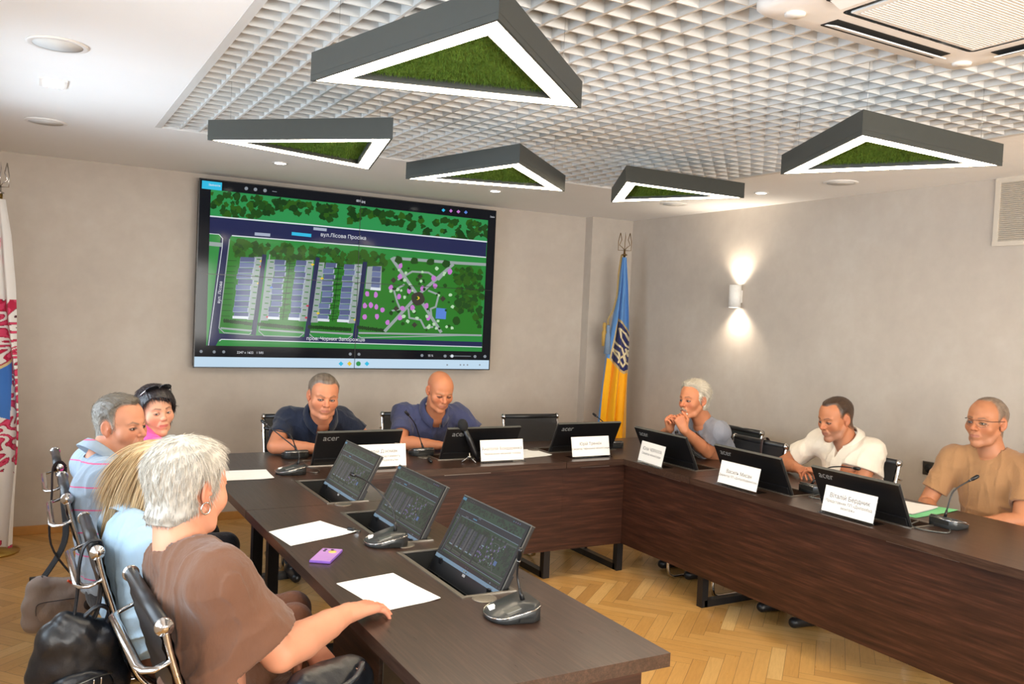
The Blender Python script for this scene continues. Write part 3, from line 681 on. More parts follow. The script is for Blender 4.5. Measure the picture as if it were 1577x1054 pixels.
# ------------------------------------------------------------------ monitors rising out of the tables
SMALL = plan(0.55, 9)
SMN, SMM = screen_mats('small_screen', lambda c: tuple(0.050+0.22*(0.30*sum(c)/3+0.70*x) for x in c) if max(c) < 0.62 else (0.10+0.25*c[0], 0.12+0.34*c[1], 0.12+0.42*c[2]), 0.55, 0.22)
LP = emit('monitor_logo_light', (0.7, 0.7, 0.68), 0.45)
def monitor(label, loc, rz, group, facing):
    """local frame: viewer sits at -Y; well is 0.53 x 0.17; screen leans back"""
    t = thing('pop_up_monitor', label, 'monitor', loc, rz, group)
    b = MB(); w, d = 0.53, 0.18
    for y in (-0.01, d-0.006): b.box((0, y, 0.0015), (w+0.02, 0.016, 0.006), bev=0.001)
    for x in (-w/2-0.002, w/2+0.002): b.box((x, d/2-0.008, 0.0015), (0.014, d, 0.006), bev=0.001)
    b.build('well_frame', MAT['slot_frame'], t)
    b = MB(); b.box((0, d/2-0.008, -0.12), (w-0.004, d-0.012, 0.006))
    for y in (-0.003, d-0.013): b.box((0, y, -0.063), (w-0.004, 0.004, 0.12))
    for x in (-w/2+0.003, w/2-0.003): b.box((x, d/2-0.008, -0.063), (0.004, d-0.012, 0.12))
    b.build('well', MAT['dark_void'], t)
    X = Matrix.Translation((0, 0.105, -0.065)) @ Matrix.Rotation(math.radians(-27), 4, 'X')   # screen plane local: x, z up, front -y
    sw, sh = 0.50, 0.302
    b = MB(); b.X = X; b.box((0, 0.008, sh/2), (sw, 0.014, sh), bev=0.002); b.box((0, 0.018, 0.075), (sw*0.98, 0.012, 0.11), bev=0.002); sc = b.build('screen_body', MAT['monitor_back'], t)
    b = MB(); b.X = X; b.box((0, 0.0, sh/2+0.001), (sw+0.002, 0.003, sh+0.003)); b.box((0, 0.007, sh+0.0005), (sw+0.002, 0.015, 0.0025)); b.build('bezel', MAT['graphite_light'], sc)
    b = MB(); b.X = X
    if facing:
        b.box((0, -0.0018, sh/2), (sw-0.003, 0.001, sh-0.003)); b.build('glass', MAT['black_plastic'], sc)
        b = MB(); O = X @ Vector((-sw/2+0.004, -0.0026, 0.055)); U = X.to_3x3() @ Vector((sw-0.008, 0, 0)); V = X.to_3x3() @ Vector((0, 0, sh-0.059)); N = X.to_3x3() @ Vector((0, -1, 0))
        draw_plan(lambda c: (b, SMN.index(c)), SMALL, O, U, V, N, 0.000002)
        b.build('estate_plan_picture', SMM, sc)
        b = MB(); b.X = X; 
        b.box((0, -0.0028, 0.048), (0.020, 0.0008, 0.009)); b.build('front_logo', LP, sc)
    else:
        text_mesh(b, 'acer', 0.052, Matrix.Translation((sw/2-0.080, 0.0155, sh-0.036)) @ Matrix.Rotation(PI, 4, 'Z') @ Matrix.Rotation(PI/2, 4, 'X'), weight=0.0006)
        b.build('logo', MAT['logo_grey'], sc)
    for x in (-0.19, 0.19): b = MB(); b.box((x, 0.135, -0.06), (0.02, 0.03, 0.10)); b.build('lift_arm', MAT['black_plastic'], t)
    b = MB(); b.lathe([(0.040, -0.0005), (0.040, 0.0022), (0.036, 0.003), (0.001, 0.003)], c=(0.298 if facing else 0.31, 0.05, 0), n=28); b.build('cable_port', MAT['slot_frame'], t)
    return t
gL = 'monitors raised from the left table row'; gB = 'monitors raised from the back and right table rows'
mons = []
m1 = monitor('raised monitor nearest the camera, left row, showing the estate plan', (-3.735, LY[0], 0.75), -PI/2, gL, True)
dup(m1, (-3.735, LY[1], 0.75), -PI/2, 'raised monitor in the middle of the left row showing the dim plan', gL)
dup(m1, (-3.735, LY[2], 0.75), -PI/2, 'raised monitor of the left row nearest the wall with the screen', gL)
# rear ones: viewer at +Y  (rz = pi) or +X (rz = pi/2)
k1 = monitor('black monitor back before the man in the dark navy polo shirt', (BX[0], -1.80, 0.75), PI, gB, False)
dup(k1, (BX[1], -1.80, 0.75), PI, 'black monitor back before the bald man, behind the foam microphone', gB)
dup(k1, (BX[2], -1.73, 0.75), PI, 'black monitor back behind the second name sign, before the flag', gB)
dup(k1, (-1.235, RY[0], 0.75), PI/2, 'black monitor back before the man with the moustache', gB)
dup(k1, (-1.235, RY[1], 0.75), PI/2, 'black monitor back between the moustached man and the man in cream', gB)
dup(k1, (-1.235, RY[2], 0.75), PI/2, 'black monitor back nearest the camera in the right row', gB)

# ------------------------------------------------------------------ name signs
def sign(label, x, y, rz, lines, w=0.30, hgt=0.135, lean=12):
    t = thing('name_sign', label, 'name sign', (x, y, 0.75), rz, 'white name signs in clear stands')
    b = MB(); b.X = Matrix.Translation((0, 0, 0.003)) @ Matrix.Rotation(math.radians(-lean), 4, 'X'); b.box((0, 0.0, hgt/2), (w, 0.0025, hgt), bev=0.0006)
    b.X = None; b.box((0, -0.012, 0.0016), (w, 0.03, 0.003)); b.box((0, 0.045, 0.0016), (w, 0.075, 0.003)); b.build('acrylic_stand', MAT['acrylic'], t)
    X = Matrix.Translation((0, 0, 0.003)) @ Matrix.Rotation(math.radians(-lean), 4, 'X')
    b = MB(); b.X = X; b.box((0, -0.0022, hgt/2+0.002), (w-0.004, 0.0008, hgt-0.010)); c = b.build('paper_card', MAT['sign_paper'], t)
    b = MB()
    for s, size, zz, wt in lines: text_mesh(b, s, size, X @ Matrix.Translation((0, -0.0030, zz)) @ Matrix.Rotation(PI/2, 4, 'X'), weight=0.0)
    b.build('printed_name', MAT['ink'], c)
sign('white name sign half hidden behind the two far monitors of the left row', -3.20, -2.13, 0, [('Андрій Дзюмак', 0.026, 0.092, 0.0004), ('Директор департаменту', 0.019, 0.064, 0), ('капітального будівництва', 0.016, 0.042, 0)])
sign('white name sign beside the black foam microphone', -2.42, -2.125, 0, [('Анатолій Бондаренко', 0.027, 0.078, 0.0004), ('Черкаський міський голова', 0.019, 0.048, 0)])
sign('white name sign at the end of the back row, before the flag', -1.77, -2.13, 0.02, [('Юрій Тренкін', 0.027, 0.085, 0.0003), ('Секретар Черкаської міської ради', 0.0175, 0.055, 0)])
sign('white name sign of the moustached man, first in the right row', -1.56, -2.46, -PI/2-0.1+0.0, [('Юлія ЧЕРНУХА', 0.029, 0.088, 0.0003), ('Секретар міської ради', 0.019, 0.058, 0)], w=0.27)
sign('white name sign in the middle of the right row with two printed lines', -1.555, -3.21, -PI/2, [('Василь Мисан', 0.028, 0.078, 0.0003), ('Директор ПП «Дніпробудмонтаж»', 0.0175, 0.052, 0)])
sign('white name sign nearest the camera in the right row with three printed lines', -1.545, -3.93, -PI/2, [('Віталій Бердник', 0.030, 0.088, 0.0003), ('Представник ПП «Дніпробуд', 0.019, 0.060, 0), ('монтаж»', 0.019, 0.038, 0)])

# ------------------------------------------------------------------ conference microphones
def conf_mic(label, x, y, rz, neck, group='conference microphone units'):
    """local: user at -Y. neck: world points of the gooseneck above its socket"""
    t = thing('conference_microphone', label, 'microphone', (x, y, 0.75), rz, group)
    # outline of the base
    n = 20; top = []; 
    def outline(s, yo=0):
        P = []
        for k in range(13): a = PI+PI*k/12; P.append((s*0.068*math.cos(a), s*(-0.030+0.048*math.sin(a))+yo))
        P += [(s*0.074, 0.045), (s*0.055, 0.072), (-s*0.055, 0.072), (-s*0.074, 0.045)]; return P
    prof = lambda yy: 0.014+0.036*max(0, min(1, (yy+0.075)/0.13))**1.1
    o0, o1, o2 = outline(1.0), outline(1.02), outline(0.9); m = len(o0)
    b = MB(); vs = [(x_, y_, 0.001) for x_, y_ in o0]+[(x_, y_, prof(y_)*0.55) for x_, y_ in o1]+[(x_, y_, prof(y_)*0.8) for x_, y_ in o0]+[(x_, y_, prof(y_)+0.002) for x_, y_ in o2]+[(0, 0.0, prof(0)+0.008)]
    fs = [tuple(range(m-1, -1, -1))]
    for r in range(3):
        for k in range(m): a = r*m+k; c = r*m+(k+1) % m; fs.append((a, c, c+m, a+m))
    for k in range(m): fs.append((3*m+k, 3*m+(k+1) % m, 4*m))
    b.add(vs, fs, True); b.build('base', MAT['graphite'], t)
    b = MB(); b.tube([(x_*1.0, y_, prof(y_)*0.8+0.001) for x_, y_ in outline(1.015)]+[(outline(1.015)[0][0], outline(1.015)[0][1], prof(outline(1.015)[0][1])*0.8+0.001)], 0.0026, 6); b.build('chrome_edge', MAT['chrome'], t)
    b = MB(); b.X = Matrix.Translation((-0.026, -0.050, 0.0235)) @ Matrix.Rotation(0.25, 4, 'X') @ Matrix.Rotation(-0.15, 4, 'Z'); b.box((0, 0, 0), (0.036, 0.022, 0.0015)); b.build('paper_label', MAT['paper'], t)
    b = MB(); b.X = Matrix.Translation((0.024, -0.012, 0.0335)) @ Matrix.Rotation(0.27, 4, 'X'); b.box((0, 0, 0), (0.062, 0.048, 0.004), bev=0.002); b.build('speaker_cover', MAT['graphite_light'], t)
    b = MB(); b.box((0, 0.0725, 0.028), (0.085, 0.002, 0.018)); b.build('rear_grille', MAT['dark_void'], t)
    b = MB(); b.box((0.0755, 0.02, 0.012), (0.003, 0.045, 0.010)); b.build('side_port', MAT['dark_void'], t)
    # neck in local coordinates
    X = (Matrix.Translation((x, y, 0.75)) @ Matrix.Rotation(rz, 4, 'Z')).inverted()
    P = [Vector((0, 0.038, 0.045))]+[X @ Vector(p) for p in neck]
    Q = []
    for i in range(len(P)-1):
        p0, p1, p2, p3 = P[max(i-1, 0)], P[i], P[i+1], P[min(i+2, len(P)-1)]
        for k in range(6):
            s = k/6; Q.append(0.5*((2*p1)+(p2-p0)*s+(2*p0-5*p1+4*p2-p3)*s*s+(3*p1-p0-3*p2+p3)*s**3))
    Q.append(P[-1]); b = MB(); b.tube(Q, 0.0034, 8); b.tube([Q[0], Q[0]+(Q[2]-Q[0]).normalized()*0.035], [0.0075, 0.0048], 12); nk = b.build('gooseneck', MAT['black_plastic'], t)
    d = (Q[-1]-Q[-3]).normalized(); e = Q[-1]; b = MB(); b.tube([e-d*0.012, e-d*0.008, e+d*0.002, e+d*0.008, e+d*0.035, e+d*0.042], [0.004, 0.0055, 0.0055, 0.0085, 0.0085, 0.005], 12); b.build('capsule', MAT['black_plastic'], nk)
    b = MB(); b.tube([e-d*0.004, e-d*0.001], [0.0062, 0.0062], 12); b.build('ring', MAT['satin'], nk)
    return t
W_ = -PI/2
conf_mic('conference microphone nearest the camera, beside the near left monitor', -3.685, -4.475, W_-0.1, [(-3.655, -4.455, 0.86), (-3.66, -4.468, 0.915)])
conf_mic('conference microphone beside the middle monitor of the left row, neck bent far left', -3.745, -3.600, W_-0.1, [(-3.70, -3.55, 0.87), (-3.72, -3.36, 0.93), (-3.73, -3.18, 0.935)])
conf_mic('conference microphone by the paper before the far monitor of the left row', -3.715, -2.13, W_-0.1, [(-3.67, -2.10, 0.86), (-3.74, -2.00, 0.93), (-3.80, -1.92, 0.985)])
conf_mic('conference microphone standing before the man in the dark navy polo, seen from behind', -3.565, -1.655, PI, [(-3.59, -1.70, 0.86), (-3.61, -1.68, 0.895), (-3.66, -1.64, 0.905), (-3.70, -1.60, 0.912)])
conf_mic('conference microphone standing before the bald man, neck bent left', -2.80, -1.75, PI, [(-2.815, -1.76, 0.86), (-2.86, -1.78, 0.95), (-2.905, -1.79, 1.0)])
conf_mic('conference microphone behind the monitor next to the flag, neck pointing up left', -1.36, -1.78, PI-0.3, [(-1.36, -1.76, 0.86), (-1.375, -1.70, 0.91), (-1.39, -1.63, 0.945)])
conf_mic('conference microphone whose neck lies low before the moustached man', -1.10, -2.22, PI/2, [(-1.17, -2.25, 0.88), (-1.28, -2.36, 0.935), (-1.37, -2.48, 0.955)])
conf_mic('conference microphone whose neck leans before the man in cream', -1.17, -3.42, PI/2, [(-1.20, -3.50, 0.89), (-1.22, -3.60, 0.925), (-1.225, -3.70, 0.935)])
conf_mic('conference microphone before the man in the tan shirt, neck upright', -1.175, -4.21, PI/2, [(-1.205, -4.215, 0.84), (-1.18, -4.225, 0.92), (-1.12, -4.265, 0.975)])

# ------------------------------------------------------------------ other things on the tables
def paper(label, quad, z=0.7505, mat='paper', name='paper_sheet', grp='white sheets on the tables', curl=0.004, th=0.0012):
    cx = sum(q[0] for q in quad)/4; cy = sum(q[1] for q in quad)/4; b = MB(); n = 10; vs = []; fs = []
    for s in (1, 0):
        for j in range(n+1):
            for i in range(n+1):
                u, v = i/n, j/n; a = [quad[0][k]*(1-u)*(1-v)+quad[1][k]*u*(1-v)+quad[2][k]*u*v+quad[3][k]*(1-u)*v for k in (0, 1)]
                vs.append((a[0], a[1], z+s*th+curl*(max(0, u-0.7)/0.3)**2*max(0, v-0.5)*2+curl*0.3*math.sin(u*5)*0.3+0.0004))
    for s in (0, 1):
        o = s*(n+1)**2
        for j in range(n):
            for i in range(n): a = o+j*(n+1)+i; f = (a, a+1, a+n+2, a+n+1); fs.append(f if s == 0 else f[::-1])
    b.add(vs, fs, True); o = b.build(name, MAT[mat]); return tag(o, label, 'paper', grp)
paper('blank white sheet under the hand of the grey haired woman', [(-4.067, -4.000), (-3.855, -3.96), (-3.815, -4.262), (-4.02, -4.30)])
paper('blank white sheet before the woman with long blond hair, edge over the table', [(-4.112, -3.29), (-3.873, -3.183), (-3.799, -3.411), (-4.085, -3.516)])
paper('blank white sheet at the far end of the left row by the microphone', [(-4.06, -1.99), (-3.813, -2.0), (-3.832, -2.255), (-4.085, -2.245)])
paper('blank white sheet lying between the bald man’s sign and the empty seat', [(-2.16, -1.76), (-1.975, -1.74), (-1.985, -2.0), (-2.22, -2.05)])
paper('green plastic folder on the right row before the man in tan', [(-1.205, -3.80), (-0.885, -3.72), (-0.80, -4.01), (-1.19, -4.045)][:4], mat='green_folder', name='folder', grp=None)['category'] = 'folder'
paper('white printed pages lying in the green folder', [(-1.18, -3.80), (-0.905, -3.735), (-0.86, -3.94), (-1.15, -4.00)], z=0.7535, th=0.004, grp='white sheets on the tables')
t = thing('phone', 'lilac smartphone lying face down between two white sheets', 'phone', (-4.007, -3.70, 0.75), math.radians(56))
b = MB(); b.box((0, 0, 0.0055), (0.158, 0.076, 0.009), bev=0.0035); b.build('case', MAT['purple_dark'], t)
b = MB(); b.box((0, 0, 0.0101), (0.154, 0.072, 0.0015)); b.build('back_cover', MAT['purple'], t)
b = MB(); b.lathe([(0.015, 0), (0.014, 0.002), (0.001, 0.002)], c=(0.035, -0.012, 0.0105), n=20); b.build('sticker', simple('gold_sticker', '#d8b45a', 0.4), t)
b = MB()
for q in ((0.060, 0.020), (0.060, -0.004), (0.042, 0.020)): b.lathe([(0.006, 0), (0.005, 0.0015), (0.001, 0.001)], c=(q[0], q[1], 0.0108), n=14)
b.build('camera_lenses', MAT['black_plastic'], t)
t = thing('marker_clip', 'small black gadget with a silver band at the edge of the middle well', 'gadget', (-3.80, -3.40, 0.75), math.radians(-60))
b = MB(); b.tube([(-0.035, 0, 0.008), (-0.03, 0, 0.009), (0.0, 0, 0.009), (0.004, 0, 0.007)], [0.003, 0.0085, 0.0085, 0.006], 12); b.build('body', MAT['black_plastic'], t)
b = MB(); b.box((0.016, 0, 0.006), (0.03, 0.012, 0.010), bev=0.002); b.build('clip', MAT['chrome'], t)
t = thing('lavalier_microphone', 'small black stub microphone lying before the bald man’s seat unit', 'microphone', (-2.857, -2.03, 0.75), 1.3)
b = MB(); b.tube([(-0.03, 0, 0.011), (0.02, 0, 0.011), (0.024, 0, 0.011)], [0.009, 0.010, 0.006], 14); b.tube([(0.02, 0, 0.012), (0.05, 0, 0.013)], 0.011, 14); b.build('body', MAT['black_plastic'], t)
# press microphone on a little tripod
t = thing('press_microphone', 'black press microphone with foam ball leaning on a tiny silver tripod', 'microphone', (-2.62, -2.08, 0.75))
a = Vector((0.055, 0.0, 0.012)); c = Vector((-0.035, 0.02, 0.20)); d = (c-a).normalized()
b = MB(); b.tube([a, a+d*0.05, a+d*0.13, c], [0.013, 0.016, 0.019, 0.014], 16); b.build('handle', MAT['black_plastic'], t)
b = MB(); q = c.to_track_quat('Z', 'Y'); b.tube([c-d*0.01, c+d*0.005, c+d*0.025, c+d*0.045, c+d*0.058, c+d*0.064], [0.014, 0.026, 0.031, 0.028, 0.016, 0.003], 20); b.build('foam_windscreen', MAT['foam'], t)
b = MB(); b.lathe([(0.012, 0), (0.014, 0.004), (0.012, 0.010), (0.004, 0.012), (0.004, 0.03)], c=(-0.005, 0.0, 0.028), n=16)
for k in range(3): an = -PI/2+0.5+k*2*PI/3; b.tube([(-0.005+0.008*math.cos(an), 0.008*math.sin(an), 0.030), (-0.005+0.05*math.cos(an), 0.05*math.sin(an), 0.0035)], [0.0045, 0.0035], 8)
b.build('tripod', MAT['satin'], t)
def tangle(label, pts, r=0.0032, mat='black_plastic'):
    P = [Vector(p) for p in pts]; Q = []
    for i in range(len(P)-1):
        p0, p1, p2, p3 = P[max(i-1, 0)], P[i], P[i+1], P[min(i+2, len(P)-1)]
        for k in range(6): s = k/6; Q.append(0.5*((2*p1)+(p2-p0)*s+(2*p0-5*p1+4*p2-p3)*s*s+(3*p1-p0-3*p2+p3)*s**3))
    b = MB(); b.tube(Q+[P[-1]], r, 8); o = b.build('cable', MAT[mat]); tag(o, label, 'cable'); return o
tangle('black cable loop on the table beside the nearest right row unit', [(-1.25, -4.10, 0.754), (-1.36, -4.14, 0.754), (-1.385, -4.22, 0.754), (-1.33, -4.30, 0.754), (-1.26, -4.27, 0.754)], 0.0035, 'graphite_light')
tangle('black cable loop behind the near edge of the cream man’s monitor', [(-1.19, -3.48, 0.754), (-1.27, -3.50, 0.754), (-1.33, -3.52, 0.754), (-1.29, -3.60, 0.754)], 0.0035, 'graphite_light')
tangle('thin cable loop at the far left monitor unit', [(-3.64, -2.13, 0.754), (-3.58, -2.17, 0.754), (-3.55, -2.08, 0.754), (-3.60, -1.98, 0.754)], 0.002, 'satin')

# ------------------------------------------------------------------ office chairs
def make_chair(label, loc, rz, group, grp_mesh='leather'):
    """local: sitter faces +X, width along Y"""
    t = thing('office_chair', label, 'chair', loc, rz, group)
    hw = 0.215
    prof = [(-0.30, 0.895), (-0.285, 0.83), (-0.255, 0.73), (-0.225, 0.63), (-0.20, 0.555), (-0.165, 0.495), (-0.11, 0.458), (-0.04, 0.445), (0.06, 0.448), (0.15, 0.458), (0.20, 0.462), (0.235, 0.452), (0.25, 0.425)]
    def sm(P, n=4):
        P = [Vector((p[0], 0, p[1])) for p in P]; Q = []
        for i in range(len(P)-1):
            p0, p1, p2, p3 = P[max(i-1, 0)], P[i], P[i+1], P[min(i+2, len(P)-1)]
            for k in range(n): s = k/n; Q.append(0.5*((2*p1)+(p2-p0)*s+(2*p0-5*p1+4*p2-p3)*s*s+(3*p1-p0-3*p2+p3)*s**3))
        return Q+[P[-1]]
    Q = sm(prof)
    # sling: thin padded sheet with cross ribs
    b = MB(); m = 10; vs = []; fs = []; N = len(Q)
    for side in (1, -1):
        for i, q in enumerate(Q):
            tg = (Q[min(i+1, N-1)]-Q[max(i-1, 0)]).normalized(); nr = Vector((tg.z, 0, -tg.x)); nr = -nr if nr.x < 0 and q.z > 0.6 else nr
            nrm = Vector((-tg.z, 0, tg.x))
            rib = 0.004*abs(math.sin(i*PI/2.0))
            for j in range(m+1):
                y = -hw+2*hw*j/m; sag = 0.010*(1-(y/hw)**2); p = q+nrm*(side*(0.010+rib)-sag*0.6)
                vs.append((p.x, y, p.z))
    for s in (0, 1):
        o = s*N*(m+1)
        for i in range(N-1):
            for j in range(m): a = o+i*(m+1)+j; f = (a, a+1, a+m+2, a+m+1); fs.append(f if s else f[::-1])
    b.add(vs, fs, True); b.build('sling_seat', MAT['leather'], t)
    b = MB(); b.cyl((-0.302, -hw-0.004, 0.90), (-0.302, hw+0.004, 0.90), 0.018, 18); b.build('head_roll', MAT['leather'], t)
    for s in (-1, 1):
        b = MB(); b.tube([(q.x, s*(hw+0.006), q.z) for q in Q], 0.013, 10, flat=0.62); r = b.build('side_rail', MAT['chrome'], t)
        b = MB(); b.X = Matrix.Translation((-0.302, s*(hw+0.004), 0.90)) @ Matrix.Rotation(s*-PI/2, 4, 'X'); b.lathe([(0.0215, -0.003), (0.0225, 0.004), (0.020, 0.012), (0.013, 0.013), (0.012, 0.017), (0.001, 0.018)], n=22); b.build('end_cap', MAT['chrome'], r)
        b = MB()
        for q in (Q[6], Q[12], Q[20]): b.sphere((q.x, s*(hw+0.014), q.z), 0.005, 8, 6)
        b.build('screw', MAT['satin'], r)
    b = MB(); y = hw+0.006
    P = [(-0.280, -y, 0.820), (-0.320, -y, 0.803), (-0.340, -y+0.015, 0.800), (-0.350, -y+0.04, 0.802), (-0.350, y-0.04, 0.802), (-0.340, y-0.015, 0.800), (-0.320, y, 0.803), (-0.280, y, 0.820)]
    b.tube(P, 0.012, 10, flat=0.5); b.build('back_handle', MAT['chrome'], t)
    for s in (-1, 1):
        b = MB(); P = [(-0.10, s*(hw-0.01), 0.44), (0.12, s*(hw-0.01), 0.44), (0.20, s*(hw-0.01), 0.425), (0.235, s*(hw-0.01), 0.38), (0.235, s*(hw-0.01), 0.08), (0.225, s*(hw-0.01), 0.03), (0.185, s*(hw-0.01), 0.012), (-0.16, s*(hw-0.01), 0.012), (-0.22, s*(hw-0.02), 0.012), (-0.235, s*(hw-0.05), 0.012)]
        b.tube(P, 0.011, 10); b.build('cantilever_leg', MAT['chrome'], t)
    b = MB(); b.cyl((-0.235, -hw+0.05, 0.012), (-0.235, hw-0.05, 0.012), 0.011, 10); b.cyl((0.02, -hw, 0.432), (0.02, hw, 0.432), 0.010, 10); b.build('crossbar', MAT['chrome'], t)
    return t
gC = 'black leather and chrome office chairs'
ch = make_chair('black leather office chair of the grey haired woman, nearest the camera', (-4.385, -4.36, 0), 0.06, gC)
dup(ch, (-4.47, -3.69, 0), 0.02, 'black leather office chair of the blond woman, black bag hanging on it', gC)
dup(ch, (-4.515, -2.93, 0), 0.0, 'black leather office chair of the man in the striped polo', gC)
dup(ch, (-4.525, -2.29, 0), 0.0, 'black leather office chair of the woman in pink, grey bag hanging on it', gC)
dup(ch, (-3.36, -1.25, 0), -PI/2, 'black office chair of the man in the dark navy polo', gC)
dup(ch, (-2.53, -1.25, 0), -PI/2, 'black office chair of the bald man in the blue polo', gC)
dup(ch, (-1.71, -1.52, 0), -PI/2-0.05, 'empty black office chair between the bald man and the flag', gC)
dup(ch, (-0.80, -2.13, 0), PI+0.0, 'black office chair of the man with the moustache, at its back right', gC)
dup(ch, (-1.12, -2.65, 0), PI+0.0, 'empty black office chair with a bag strap, left of the man in cream', gC)
dup(ch, (-0.91, -3.29, 0), PI-0.03, 'black office chair of the man in the cream polo', gC)
dup(ch, (-0.66, -4.03, 0), PI, 'black office chair of the man in the tan shirt', gC)
# ------------------------------------------------------------------ people: smooth blended surfaces
def vec(*a): return np.array(a, float)
def rotm(yaw, pitch=0, roll=0):
    """columns: right, forward, up. yaw 0 faces +X, counter-clockwise; pitch > 0 looks down; roll > 0 tips to the right"""
    F = vec(math.cos(yaw), math.sin(yaw), 0); U = vec(0, 0, 1); R = np.cross(F, U)
    c, s = math.cos(pitch), math.sin(pitch); F2 = F*c-U*s; U2 = U*c+F*s
    c, s = math.cos(roll), math.sin(roll); R3 = R*c-U2*s; U3 = U2*c+R*s
    return np.stack([R3, F2, U3], 1)
class SDF:
    def __init__(s): s.p = []
    def cap(s, a, b, ra, rb=None, k=0.02, op='+'):
        s.p.append(('cap', vec(*a), vec(*b), ra, ra if rb is None else rb, k, op)); return s
    def ell(s, c, r, R=None, k=0.02, op='+'):
        s.p.append(('ell', vec(*c), vec(*r), np.eye(3) if R is None else R, None, k, op)); return s
    def chain(s, pts, rs, k=0.015, op='+'):
        for i in range(len(pts)-1): s.cap(pts[i], pts[i+1], rs[i], rs[i+1], k, op)
        return s
    def grid(s, lo, hi, h, mods=()):
        lo = vec(*lo); n = np.maximum(4, np.ceil((vec(*hi)-lo)/h).astype(int)+1)
        ax = [lo[i]+h*np.arange(n[i]) for i in range(3)]; G = np.full(n, 1.0)
        for t, a, b, c, d, k, op in s.p:
            if t == 'cap': m = max(c, d); bl, bh = np.minimum(a, b)-m, np.maximum(a, b)+m
            else: e = np.abs(c) @ b if False else np.sqrt((c**2) @ (b**2)); bl, bh = a-e, a+e
            mg = k+3*h+0.004; i0 = np.maximum(0, np.floor((bl-mg-lo)/h).astype(int)); i1 = np.minimum(n, np.ceil((bh+mg-lo)/h).astype(int)+1)
            if np.any(i1 <= i0): continue
            sl = tuple(slice(i0[j], i1[j]) for j in range(3))
            X, Y, Z = np.meshgrid(ax[0][sl[0]], ax[1][sl[1]], ax[2][sl[2]], indexing='ij')
            if t == 'cap':
                ab = b-a; L = ab @ ab+1e-12; px, py, pz = X-a[0], Y-a[1], Z-a[2]
                u = np.clip((px*ab[0]+py*ab[1]+pz*ab[2])/L, 0, 1)
                v = np.sqrt((px-u*ab[0])**2+(py-u*ab[1])**2+(pz-u*ab[2])**2)-(c+(d-c)*u)
            else:
                px, py, pz = X-a[0], Y-a[1], Z-a[2]; q = [(px*c[0, i]+py*c[1, i]+pz*c[2, i]) for i in range(3)]
                k0 = np.sqrt(sum((q[i]/b[i])**2 for i in range(3))); k1 = np.sqrt(sum((q[i]/b[i]**2)**2 for i in range(3)))+1e-9
                v = k0*(k0-1)/k1
            g = G[sl]
            if op == '+':
                hh = np.clip(0.5+0.5*(g-v)/k, 0, 1); G[sl] = g+(v-g)*hh-k*hh*(1-hh)
            elif op == '-':
                hh = np.clip(0.5-0.5*(g+v)/k, 0, 1); G[sl] = g+(-v-g)*hh+k*hh*(1-hh)
            elif op == '&':   # keep only inside
                G = np.maximum(G, 1.0) if False else G
        if mods:
            X, Y, Z = np.meshgrid(*ax, indexing='ij')
            for m in mods: G = m(G, X, Y, Z)
        return G, lo, h
def nets(G, lo, h):
    n = G.shape; ins = G < 0; cs = (n[0]-1, n[1]-1, n[2]-1); acc = np.zeros(cs+(3,)); cnt = np.zeros(cs)
    for ax in range(3):
        a = [slice(None)]*3; b = [slice(None)]*3; a[ax] = slice(0, -1); b[ax] = slice(1, None); a, b = tuple(a), tuple(b)
        cr = ins[a] != ins[b]; t = np.where(cr, G[a]/(G[a]-G[b]+1e-12*(G[a] == G[b])), 0); idx = np.argwhere(cr)
        if len(idx) == 0: continue
        tt = t[cr]; pos = idx.astype(float); pos[:, ax] += tt; o1, o2 = [i for i in range(3) if i != ax]
        for d1 in (0, 1):
            for d2 in (0, 1):
                c = idx.copy(); c[:, o1] -= d1; c[:, o2] -= d2
                ok = (c[:, o1] >= 0) & (c[:, o2] >= 0) & (c[:, o1] < cs[o1]) & (c[:, o2] < cs[o2]); cc = c[ok]
                np.add.at(acc, (cc[:, 0], cc[:, 1], cc[:, 2]), pos[ok]); np.add.at(cnt, (cc[:, 0], cc[:, 1], cc[:, 2]), 1)
    used = cnt > 0; ids = np.full(cs, -1); ids[used] = np.arange(used.sum()); V = lo+h*(acc[used]/cnt[used][:, None]); F = []
    for ax in range(3):
        a = [slice(None)]*3; b = [slice(None)]*3; a[ax] = slice(0, -1); b[ax] = slice(1, None); a, b = tuple(a), tuple(b)
        cr = ins[a] != ins[b]; idx = np.argwhere(cr)
        if len(idx) == 0: continue
        o1, o2 = (ax+1) % 3, (ax+2) % 3
        ok = (idx[:, o1] > 0) & (idx[:, o2] > 0) & (idx[:, o1] < cs[o1]) & (idx[:, o2] < cs[o2]); idx = idx[ok]; s_in = ins[a][tuple(idx.T)]
        def cid(d1, d2): c = idx.copy(); c[:, o1] -= d1; c[:, o2] -= d2; return ids[tuple(c.T)]
        q = np.stack([cid(1, 1), cid(0, 1), cid(0, 0), cid(1, 0)], 1); q[~s_in] = q[~s_in][:, ::-1]; F.append(q)
    return V, (np.concatenate(F) if F else np.zeros((0, 4), int))
def relax(V, F, it=1, lam=0.5):
    for _ in range(it):
        A = np.zeros_like(V); c = np.zeros(len(V))
        for i in range(4):
            for j in (1, 3):
                np.add.at(A, F[:, i], V[F[:, (i+j) % 4]]); np.add.at(c, F[:, i], 1)
        ok = c > 0; V = V.copy(); V[ok] += lam*(A[ok]/c[ok][:, None]-V[ok])
    return V
